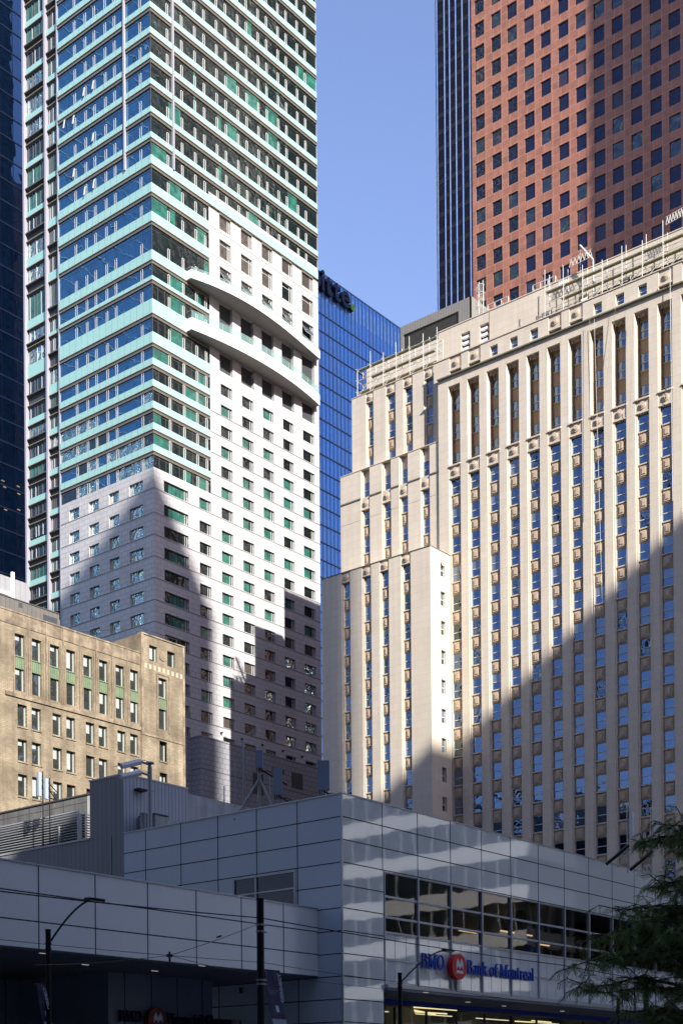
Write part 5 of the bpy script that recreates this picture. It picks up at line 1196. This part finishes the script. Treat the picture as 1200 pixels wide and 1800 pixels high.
# ================================================================== roof gear on the podium
def panel_antenna(px, y0, y1, wpx, depth, label, legs=True, mast=False, w_=None, tripod=False):
    a = atw(px, y0, w_); c = atw(px, y1, w_); W = wpx / FPX * w_
    t = thing('panel_antenna', label, 'antenna', group='antennas on the bank roof')
    x, y, z1, z0 = a[0], a[1], a[2], c[2]
    v = np.array([RT[0], RT[1]]); f = np.array([FW[0], FW[1]])
    def box_o(m_, l0, l1, d0, d1, p, q, k):
        pts = []
        for zz in (p, q):
            for (l, d) in ((l0, d0), (l1, d0), (l1, d1), (l0, d1)): pts.append((x + v[0] * l + f[0] * d, y + v[1] * l + f[1] * d, zz))
        i = [(0, 1, 2, 3), (7, 6, 5, 4), (0, 4, 5, 1), (1, 5, 6, 2), (2, 6, 7, 3), (3, 7, 4, 0)]
        for q_ in i: m_.poly([pts[j_] for j_ in q_], k)
    m_ = MB(); box_o(m_, -W / 2, W / 2, 0, depth, z0, z1, 'antenna'); box_o(m_, -W * .28, -W * .22, -.012, 0, z0 + .03, z1 - .03, 'galv'); box_o(m_, W * .3, W * .5, -.02, 0, z0 + .05, z1 - .05, 'antenna'); m_.build('housing', t)
    m_ = MB()
    for l in (-.3, -.1, .1, .3): m_.tube((x + v[0] * W * l, y + v[1] * W * l, z0 - .28), (x + v[0] * W * l, y + v[1] * W * l, z0), .025, 'pole', 6)
    m_.tube((x + f[0] * (depth + .1), y + f[1] * (depth + .1), ZP - 1), (x + f[0] * (depth + .1), y + f[1] * (depth + .1), z1 - .1), .05, 'galv', 8)
    m_.build('mast', t)
    m_ = MB(); P_ = []
    for i in range(9):
        s = i / 8; P_.append((x + v[0] * (W * .3 + s * 1.0), y + v[1] * (W * .3 + s * 1.0), z0 - .25 + .3 * math.sin(s * 3.1) - s * .6))
    m_.path(P_, .03, 'pole', 6); m_.tube((x, y, z0 - .05), (x + v[0] * 1.6, y + v[1] * 1.6, z0 - 1.0), .05, 'pole', 6); m_.build('cable', t)
    return x, y, z0, z1
panel_antenna(568, 1337, 1389, 21, .2, 'tall grey panel antenna nearest the corner of the bank roof', w_=77)
panel_antenna(487.5, 1350, 1397, 16, .2, 'shorter grey panel antenna between the tripod and the corner antenna', w_=79)
x, y, z0, z1 = panel_antenna(455, 1319, 1350, 13, .2, 'small grey panel antenna on top of the tripod mast', w_=80)
tri = thing('antenna_tripod', 'steel tripod frame with thin whip masts on the bank roof', 'tripod')
m_ = MB()
v2 = lambda l, d, zz: (x + RT[0] * l + FW[0] * d, y + RT[1] * l + FW[1] * d, zz)
m_.tube(v2(0, .35, ZP - 1), v2(0, .35, z0), .09, 'galv', 8)
for (l, d) in ((-1.45, -.3), (1.1, -.3), (-.3, 2.0)): m_.tube(v2(l, d + .3, ZP - .4), v2(0, .35, z0 - .55), .07, 'galv', 8)
m_.build('frame', tri)
for (px, y0, y1) in [(427, 1303, 1425), (431, 1368, 1425), (413, 1335, 1420), (474, 1355, 1418), (434, 1320, 1352), (394, 1382, 1415), (458, 1392, 1420)]:
    a, c = atw(px, y0, 81), atw(px, y1, 81); m_ = MB(); m_.tube(c, a, .035 if px != 427 else .055, 'galv', 6); m_.build('whip_mast', tri)
# antennas at the right behind the tree
for (px, y0, y1, wd_, lab) in [(1110, 1427, 1475, 96, 'slim white antenna on a braced mast above the right part of the bank roof'), (1152, 1440, 1488, 98, 'slim white antenna half hidden behind the tree leaves')]:
    a, c = atw(px, y0, wd_), atw(px, y1, wd_); t = thing('slim_antenna', lab, 'antenna', group='antennas on the bank roof')
    m_ = MB(); m_.tube(c, a, .13, 'white', 10); m_.build('housing', t)
    g0 = atw(px - 8, y0 - 12, wd_); g1 = atw(px - 8, 1560, wd_); m_ = MB(); m_.tube((g0[0], g0[1], g0[2]), (g0[0], g0[1], ZP - 1), .06, 'galv', 8)
    e = atw(px - 45, 1520 if px < 1130 else 1530, wd_); f_ = atw(px - 6, 1487 if px < 1130 else 1497, wd_); m_.tube(e, f_, .12, 'pole', 8)
    e = atw(px - 25, 1525 if px < 1130 else 1535, wd_); m_.tube(e, f_, .04, 'galv', 6); m_.tube(c, (g0[0], g0[1], c[2] - .1), .05, 'galv', 6); m_.build('mast', t)
# flue pipe with two flood lights
pq = onY(263, 1340, 62.5); fl = thing('flue_pipe', 'tall steel flue pipe in front of the ribbed metal roof room', 'flue pipe')
m_ = MB(); m_.tube((pq[0], 62.5, ZP - 1), (pq[0], 62.5, pq[2] - .3), .14, 'galv', 14); m_.tube((pq[0], 62.5, pq[2] - .1), (pq[0], 62.5, pq[2]), .3, 'galv', 14, r2=.22); m_.tube((pq[0], 62.5, pq[2] - .3), (pq[0], 62.5, pq[2] - .1), .1, 'galv', 10); m_.tube((pq[0], 62.5, pq[2] - 1.9), (pq[0], 62.5, pq[2] - 1.8), .16, 'galv', 14); m_.build('pipe', fl)
for (px, py, lab) in [(230, 1342, 'upper long white sector unit pointing left from the flue pipe'), (230, 1361, 'lower long white sector unit pointing left from the flue pipe')]:
    a = onY(px - 17, py + 5, 62.3); c = onY(px + 17, py - 3, 62.3); t = thing('sector_unit', lab, 'antenna', group='long units at the flue pipe'); m_ = MB()
    for (o1, o2, r_) in ((0, 0, .17), (.0, -.06, .13)): m_.tube((a[0], a[1] + o1, a[2] + o2), (c[0], c[1] + o1, c[2] + o2), r_, 'white', 4)
    m_.build('housing', t); m_ = MB(); m_.tube(c, (pq[0] - .1, 62.4, c[2] - .05), .06, 'galv', 6)
    for k_ in range(3): m_.path([(c[0] + (pq[0] - c[0]) * s, 62.4, c[2] + .12 * math.sin(3.1 * s) * (k_ - .5)) for s in (0, .25, .5, .75, 1)], .018, 'pole', 5)
    m_.tube((a[0] - .6, a[1], a[2] - .12), (c[0], c[1], c[2] - .2), .02, 'galv', 5); m_.build('bracket', t)
pq = onY(252, 1432, 63.4); t = thing('roof_vent', 'short steel vent pipe left of the tall flue', 'vent'); m_ = MB(); m_.tube((pq[0], 63.4, ZP - 1), (pq[0], 63.4, pq[2]), .2, 'galv', 14); m_.tube((pq[0], 63.4, pq[2]), (pq[0], 63.4, pq[2] + .06), .24, 'galv', 14); m_.build('pipe', t)
pq = onY(282, 1434, 62.8); t = thing('roof_duct', 'stained concrete duct box beside the flue pipe', 'duct'); m_ = MB(); m_.box(pq[0] - .45, pq[0] + .6, 62.8, 64.2, ZP - 1, pq[2], 'concrete'); m_.box(pq[0] + .6, pq[0] + 2.8, 63.2, 64.2, ZP - 1, pq[2] - .1, 'concrete'); m_.box(pq[0] - .5, pq[0] + .65, 62.75, 64.25, pq[2], pq[2] + .08, 'ledge'); m_.build('box', t)
m_ = MB(); p = onY(246, 1391, 64.36); m_.box(p[0] - .5, p[0] + .2, 63.9, 64.36, p[2] - .06, p[2] + .06, 'pole'); m_.tube((p[0] + .2, 64.1, p[2]), (p[0] + .9, 64.1, p[2] + .12), .02, 'pole', 5); tag(m_.build('wall_floodlight'), 'small dark floodlight on the ribbed metal wall', 'floodlight')
# antennas in front of the brick building
for (px, y0, y1, lab) in [(69, 1358, 1400, 'grey panel antenna left of a pair in front of the brick wall'), (81, 1369, 1405, 'grey panel antenna right of a pair in front of the brick wall')]:
    a, c = atw(px, y0, 92), atw(px, y1, 92); t = thing('panel_antenna', lab, 'antenna', group='antennas on the low roof'); m_ = MB(); m_.box(c[0] - .12, c[0] + .12, c[1] - .1, c[1] + .1, c[2], a[2], 'antenna'); m_.build('housing', t)
    m_ = MB(); m_.tube((c[0] + .3, c[1], 16), (c[0] + .3, c[1], a[2] + .1), .04, 'pole', 6)
    for i in range(4): m_.tube((c[0], c[1], c[2] + .2 + i * .35), (c[0] + .5 + .1 * i, c[1] - .2, c[2] + .5 * (i % 2)), .035, 'pole', 6)
    m_.build('mast', t)

# ================================================================== scaffolds, rails, ropes on the limestone tower
def scaffold(label, X, ya_, yb_, zb0, hts, nlev, dep=1.3, wall_like=False, step=2.2):
    t = thing('scaffold', label, 'scaffold'); n = int(abs(yb_ - ya_) / step); 
    for i in range(n + 1):
        y = ya_ + (yb_ - ya_) * i / n
        for dx in (0, dep):
            h = hts + random.uniform(-1.2, 1.0); m_ = MB(); m_.tube((X + dx, y, zb0), (X + dx + random.uniform(-.06, .06), y + random.uniform(-.06, .06), zb0 + h), .045, 'scaf', 6); m_.build('upright', t)
        for l in range(nlev):
            m_ = MB(); zz = zb0 + .9 + l * 1.55; m_.tube((X - .4, y, zz), (X + dep + .3, y, zz), .035, 'scaf', 5); m_.build('transom', t)
    for l in range(nlev):
        zz = zb0 + .95 + l * 1.55
        for dx in (0, dep):
            m_ = MB(); m_.tube((X + dx, ya_, zz), (X + dx, yb_, zz), .04, 'scaf', 6); m_.build('ledger', t)
        m_ = MB(); m_.box(X + .25, X + .75, min(ya_, yb_) + (l * .7), max(ya_, yb_) - (l % 2) * 2.1, zz + .05, zz + .1, 'plank'); m_.build('plank', t)
        m_ = MB(); nn = n * 2; z2_ = zz - .55
        for i in range(nn):
            y = ya_ + (yb_ - ya_) * i / nn; y2 = ya_ + (yb_ - ya_) * (i + 1) / nn; m_.tube((X + dep, y, zz if i % 2 else z2_), (X + dep, y2, z2_ if i % 2 else zz), .028, 'scaf', 4)
        m_.tube((X + dep, ya_, z2_), (X + dep, yb_, z2_), .03, 'scaf', 5)
        if l % 2 == 0: m_.build('lattice', t)
    for i in range(n):
        y = ya_ + (yb_ - ya_) * i / n; y2 = ya_ + (yb_ - ya_) * (i + 1) / n; m_ = MB()
        l = i % max(1, nlev - 1) if not wall_like else i % 2
        m_.tube((X, y, zb0 + .3), (X, y2, zb0 + 2.1), .04, 'scaf', 5); m_.build('brace', t)
    return t
scaffold('steel tube scaffold with planks on the left terrace of the limestone tower', X3 + .6, 117.6, 104.4, ZL3, 5.0, 3, step=1.9)
scaffold('long steel tube scaffold before the dark openings at the top right of the limestone tower', AX + 1.5, 88.2, 62, ZAT + .1, 6.0, 3, 1.2, True, 2.6)
# small hoist crane
cr = thing('roof_hoist', 'small white hoist arm rising above the long roof scaffold', 'hoist'); a = onX(1019, 431, BX + 3); c = onX(1042, 456, BX + 3); m_ = MB(); m_.tube(a, c, .12, 'scaf', 8); m_.tube(c, (c[0], c[1] , ZAT), .1, 'scaf', 8); m_.tube(a, (a[0], a[1], a[2] - 4), .02, 'scaf', 5); m_.build('arm', cr)
# lattice girders
for (p0, p1) in [((1000, 470), (1040, 450)), ((1170, 395), (1200, 378)), ((981, 508), (1000, 500))]:
    a, c = onX(*p0, BX + 2.6), onX(*p1, BX + 2.6); t = thing('lattice_beam', {1000: 'short lattice beam left of the hoist arm', 1170: 'lattice beam at the right edge above the roof scaffold', 981: 'short lattice beam at the left end of the long roof scaffold'}[p0[0]], 'beam'); m_ = MB()
    d = np.array([0, 0, .9]); m_.tube(a, c, .04, 'scaf', 5); m_.tube(a + d, c + d, .04, 'scaf', 5)
    for i in range(6): s = i / 6; s2 = (i + .5) / 6; s3 = (i + 1) / 6; m_.tube(a + (c - a) * s, a + (c - a) * s2 + d, .03, 'scaf', 4); m_.tube(a + (c - a) * s2 + d, a + (c - a) * s3, .03, 'scaf', 4)
    m_.build('truss', t)
# roof rails on the set-back storey
for (p0, p1, lab) in [((857, 545), (893, 522), 'left white roof railing on the limestone tower'), ((936, 505), (976, 486), 'right white roof railing on the limestone tower')]:
    a, c = onX(*p0, UX + .8), onX(*p1, UX + .8); t = thing('roof_railing', lab, 'railing', group='white railings on the limestone tower'); m_ = MB()
    for h in (.7, 1.4): m_.tube((a[0], a[1], ZUP + h), (c[0], c[1], ZUP + h), .05, 'scaf', 6)
    for i in range(4): y = a[1] + (c[1] - a[1]) * i / 3; m_.tube((a[0], y, ZUP), (a[0], y, ZUP + 1.4), .05, 'scaf', 6); m_.tube((a[0], y, ZUP + 1.4), (a[0] + 1.2, y, ZUP + .1), .035, 'scaf', 5)
    m_.build('rail', t)
for (px, py, s) in [(903, 520, .9), (915, 515, .7), (926, 509, .6), (955, 500, .6), (991, 484, .9)]:
    p = onX(px, py, UX + 1.4); m_ = MB(); 
    for k_ in range(3): m_.tube((p[0], p[1] - s + k_ * s * .7, ZUP + .1), (p[0] + .2, p[1] - s + k_ * s * .7 + s * .5, ZUP + .1 + s * .8), s * .35, 'white', 7, r2=s * .2)
    tag(m_.build('counterweight'), {903: 'leftmost heap of white ballast bags on the parapet', 915: 'second heap of white ballast bags from the left', 926: 'third heap of white ballast bags from the left', 955: 'white ballast bags under the right roof railing', 991: 'white ballast bags right of the roof railings'}[px], 'ballast', 'white ballast on the roof')
# caged ladder
lx = onX(845, 502, UX + .5); ld = thing('caged_ladder', 'white caged ladder rising above the upper storey beside the plant room', 'ladder'); m_ = MB()
for dy in (-.3, .3): m_.tube((lx[0], lx[1] + dy, ZUP + .1), (lx[0], lx[1] + dy, lx[2] + .6), .045, 'scaf', 6)
for i in range(12): m_.tube((lx[0], lx[1] - .3, ZUP + .3 + i * .3), (lx[0], lx[1] + .3, ZUP + .3 + i * .3), .025, 'scaf', 5)
m_.build('rungs', ld); m_ = MB()
for i in range(4):
    zz = ZUP + 1.0 + i * 1.0; P_ = [(lx[0] - .7 * math.sin(a_), lx[1] - .55 * math.cos(a_), zz) for a_ in np.linspace(0, math.pi, 9)]; m_.path(P_, .03, 'scaf', 5)
for a_ in np.linspace(.3, 2.84, 5): m_.tube((lx[0] - .7 * math.sin(a_), lx[1] - .55 * math.cos(a_), ZUP + 1.0), (lx[0] - .7 * math.sin(a_), lx[1] - .55 * math.cos(a_), ZUP + 4.0), .025, 'scaf', 5)
m_.build('cage', ld)
# ropes and cables hanging down the facade
for (p0, p1, r, k_, lab) in [((1044, 560), (1058, 1060), .022, 'scaf', 'pale hanging rope down the middle of the limestone facade'), ((1177, 470), (1182, 880), .035, 'scaf', 'thick white hanging rope near the right edge'), ((1084, 520), (1060, 720), .02, 'lime_dk', 'thin dark slanting rope below the long roof scaffold'), ((1112, 560), (1100, 1000), .02, 'lime_dk', 'thin dark rope along a pier right of the middle'), ((1036, 560), (1036, 900), .018, 'lime_dk', 'thin dark rope left of the pale rope')]:
    a, c = onX(*p0, BX - .5), onX(*p1, BX - .5); m_ = MB(); m_.tube(a, c, r, k_, 6); tag(m_.build('hanging_rope'), lab, 'rope')

# ================================================================== tree at the right
def make_tree():
    t = thing('locust_tree', 'dark leafy locust tree reaching in from the right edge', 'tree'); rnd = random.Random(11)
    base = atw(1330, 1900, 25.5); bx, by = base[0], base[1]
    tr = MB(); tr.tube((bx, by, .1), (bx + .1, by, 2.6), .19, 'bark', 10, r2=.15)
    segs = []
    def limb(p, d, L, r, depth):
        n = 5; pts = [Vector(p)]; d = Vector(d).normalized()
        for i in range(n):
            d = (d + Vector((rnd.uniform(-.16, .16), rnd.uniform(-.16, .16), rnd.uniform(-.13, .07)))).normalized(); pts.append(pts[-1] + d * L / n)
        for i in range(n): tr.tube(pts[i], pts[i + 1], r * (1 - i / n * .6), 'bark', 6, r2=r * (1 - (i + 1) / n * .6), cap=False)
        segs.append((pts, depth))
        return pts
    # targets of the visible branches, measured at their distance
    targets = []
    for (px, py, w_) in [(1005, 1700, 25), (1040, 1640, 25.5), (1010, 1740, 24.6), (1080, 1605, 26), (1060, 1690, 24.5), (1110, 1680, 25), (1130, 1620, 25), (1160, 1640, 24), (1150, 1560, 26), (1125, 1480, 26), (1170, 1450, 25.5), (1190, 1500, 25), (1195, 1560, 25), (1180, 1700, 24.6), (1100, 1775, 24.2), (1160, 1790, 24), (1190, 1750, 24), (1060, 1750, 25.3), (1200, 1640, 26), (1220, 1470, 26), (1250, 1560, 25), (1260, 1700, 25), (1350, 1500, 26), (1400, 1600, 27), (1350, 1700, 24), (1450, 1700, 26), (1120, 1655, 26), (1090, 1640, 25.2), (1150, 1600, 25.4), (1300, 1420, 26), (1200, 1790, 24.6), (1130, 1780, 24.4)]:
        targets.append(atw(px, py, w_))
    top = Vector((bx + .1, by, 2.6)); lead = limb(top, (0, 0, 1), 3.6, .14, 0)
    for T in targets:
        T = Vector(T); st = min(lead, key=lambda q: (q - T).length + abs(q.z - (T.z - .4)) * 1.5); d = T - st; L = d.length
        pts = [st]; 
        for i in range(1, 7):
            s = i / 6; q = st.lerp(T, s); q.z += .35 * math.sin(s * 3.14) * L * .25; q += Vector((rnd.uniform(-.06, .06), rnd.uniform(-.06, .06), rnd.uniform(-.05, .05))) * L * .3; pts.append(q)
        for i in range(6): tr.tube(pts[i], pts[i + 1], .05 * (1 - i * .14), 'bark', 5, r2=.05 * (1 - (i + 1) * .14), cap=False)
        segs.append((pts, 1))
    lf = MB(); ki = lf.mi('leaf')
    def leaflet(p, d, n, L, W):
        i = len(lf.v); s = d.cross(n).normalized() * W * .5
        lf.v += [tuple(p), tuple(p + d * L * .5 + s), tuple(p + d * L), tuple(p + d * L * .5 - s)]; lf.f.append((i, i + 1, i + 2, i + 3)); lf.m.append(ki)
    def frond(p, d, L):
        d = d.normalized(); n = Vector((rnd.uniform(-1, 1), rnd.uniform(-1, 1), rnd.uniform(.2, 1))).normalized(); s = d.cross(n).normalized(); q = Vector(p); k = 7
        for i in range(k):
            d2 = (d + Vector((0, 0, -.10 * i))).normalized(); q = q + d2 * L / k
            for sg in (1, -1): leaflet(q, (s * sg + d2 * .45).normalized(), n, L * .24, L * .085)
    for pts, depth in segs:
        if depth == 0: continue
        for i in range(2, len(pts) - 1 + 1):
            for j in range(6 if i < 4 else 10):
                q = pts[i - 1].lerp(pts[i], rnd.random()); dirn = Vector((rnd.uniform(-1, 1), rnd.uniform(-1, 1), rnd.uniform(-.45, .35))).normalized(); L = rnd.uniform(.15, .46)
                e = q + dirn * L; e2 = e + (dirn + Vector((0, 0, -.8))).normalized() * L * .5
                tr.tube(q, e, .009, 'bark', 4, cap=False); tr.tube(e, e2, .006, 'bark', 4, cap=False)
                for s in range(13):
                    f_ = s / 13; c0 = q.lerp(e, f_ * 1.4) if f_ < .7 else e.lerp(e2, (f_ - .7) / .3)
                    frond(c0, Vector((rnd.uniform(-1, 1), rnd.uniform(-1, 1), rnd.uniform(-1.1, .25))) + dirn * .5, rnd.uniform(.11, .19))
    tr.build('trunk', t); lf.build('crown', t)
make_tree()

# ================================================================== towers across the street (behind the camera): they cast the big shadows or are mirrored in the glass, some are added only to dim the skylight
def far_tower(name, label, x0, x1, y0, y1, h, kw, kg, fh=4.0, bw=3.2, white=False, bh=None, pw=.5):
    t = thing(name, label, 'tower', group='towers across the street'); b = MB(); b.box(x0 + .4, x1 - .4, y0 + .4, y1 - .4, 0, h - .1, kg); b.build('glass_body', t)
    b = MB(); z_ = 4.0
    while z_ < h: b.box(x0, x1, y0, y1, z_, z_ + (bh or (1.5 if white else 1.1)), kw); z_ += fh
    b.box(x0, x1, y0, y1, h - 1.5, h, kw, kz='roofing'); b.build('floor_band', t)
    b = MB(); x = x0 + 1
    while x < x1:
        b.box(x, x + pw, y0 + .1, y1 - .1, 0, h - .2, kw); x += bw
    y = y0 + 1
    while y < y1: b.box(x0 + .1, x1 - .1, y, y + pw, 0, h - .3, kw); y += bw
    b.build('pier', t)
far_tower('glass_tower', 'very tall slim tower in the second row behind the camera', 5, 29, -150, -120, 284.7, 'ledge', 'g_dark')
far_tower('office_block', 'pale office block in the second row behind the camera', 30, 82, -150, -120, 194, 'white_panel', 'g_dark', 4.2, 6.0, True)
far_tower('office_block', 'pale office block right across the street', -70, 50, -60, -25, 84, 'white_panel', 'g_dark', 4.2, 6.0, True)
far_tower('office_block', 'lower pale office block right across the street', 50.3, 118, -45, -25, 68, 'white_panel', 'g_dark', 4.2, 6.0, True)
far_tower('glass_tower', 'dark tower beyond the right edge that shades the red tower', 168, 214, -15, 31.6, 262, 'black', 'g_dark')
far_tower('office_block', 'white banded low building mirrored in the bank panels', 150, 162, -34, 2.7, 62, 'white_panel', 'g_dark', 5.6, 2.6, True, 2.1, .13)
far_tower('office_block', 'tall unseen block added west of the camera to hold back sky light', -135, -65, -20, 140, 190, 'ledge', 'g_dark')  # added occluder, keeps western sky off the shaded fronts
far_tower('office_block', 'lower unseen block added up the street to the west against sky light', -90, -30, 200, 300, 82, 'ledge', 'g_dark')  # added to cut low sky light from the west
far_tower('glass_tower', 'unseen tower added at left behind the camera to block sky light', -220, -48, -150, -95, 260, 'ledge', 'g_dark')  # out of view, added to narrow the open sky
far_tower('office_block', 'tall pale sunlit tower far up the street to the north west', -210, -60, 420, 450, 274, 'white_panel', 'g_dark', 7.0, 9.0, True, 3.2)
bpy.context.view_layer.update()
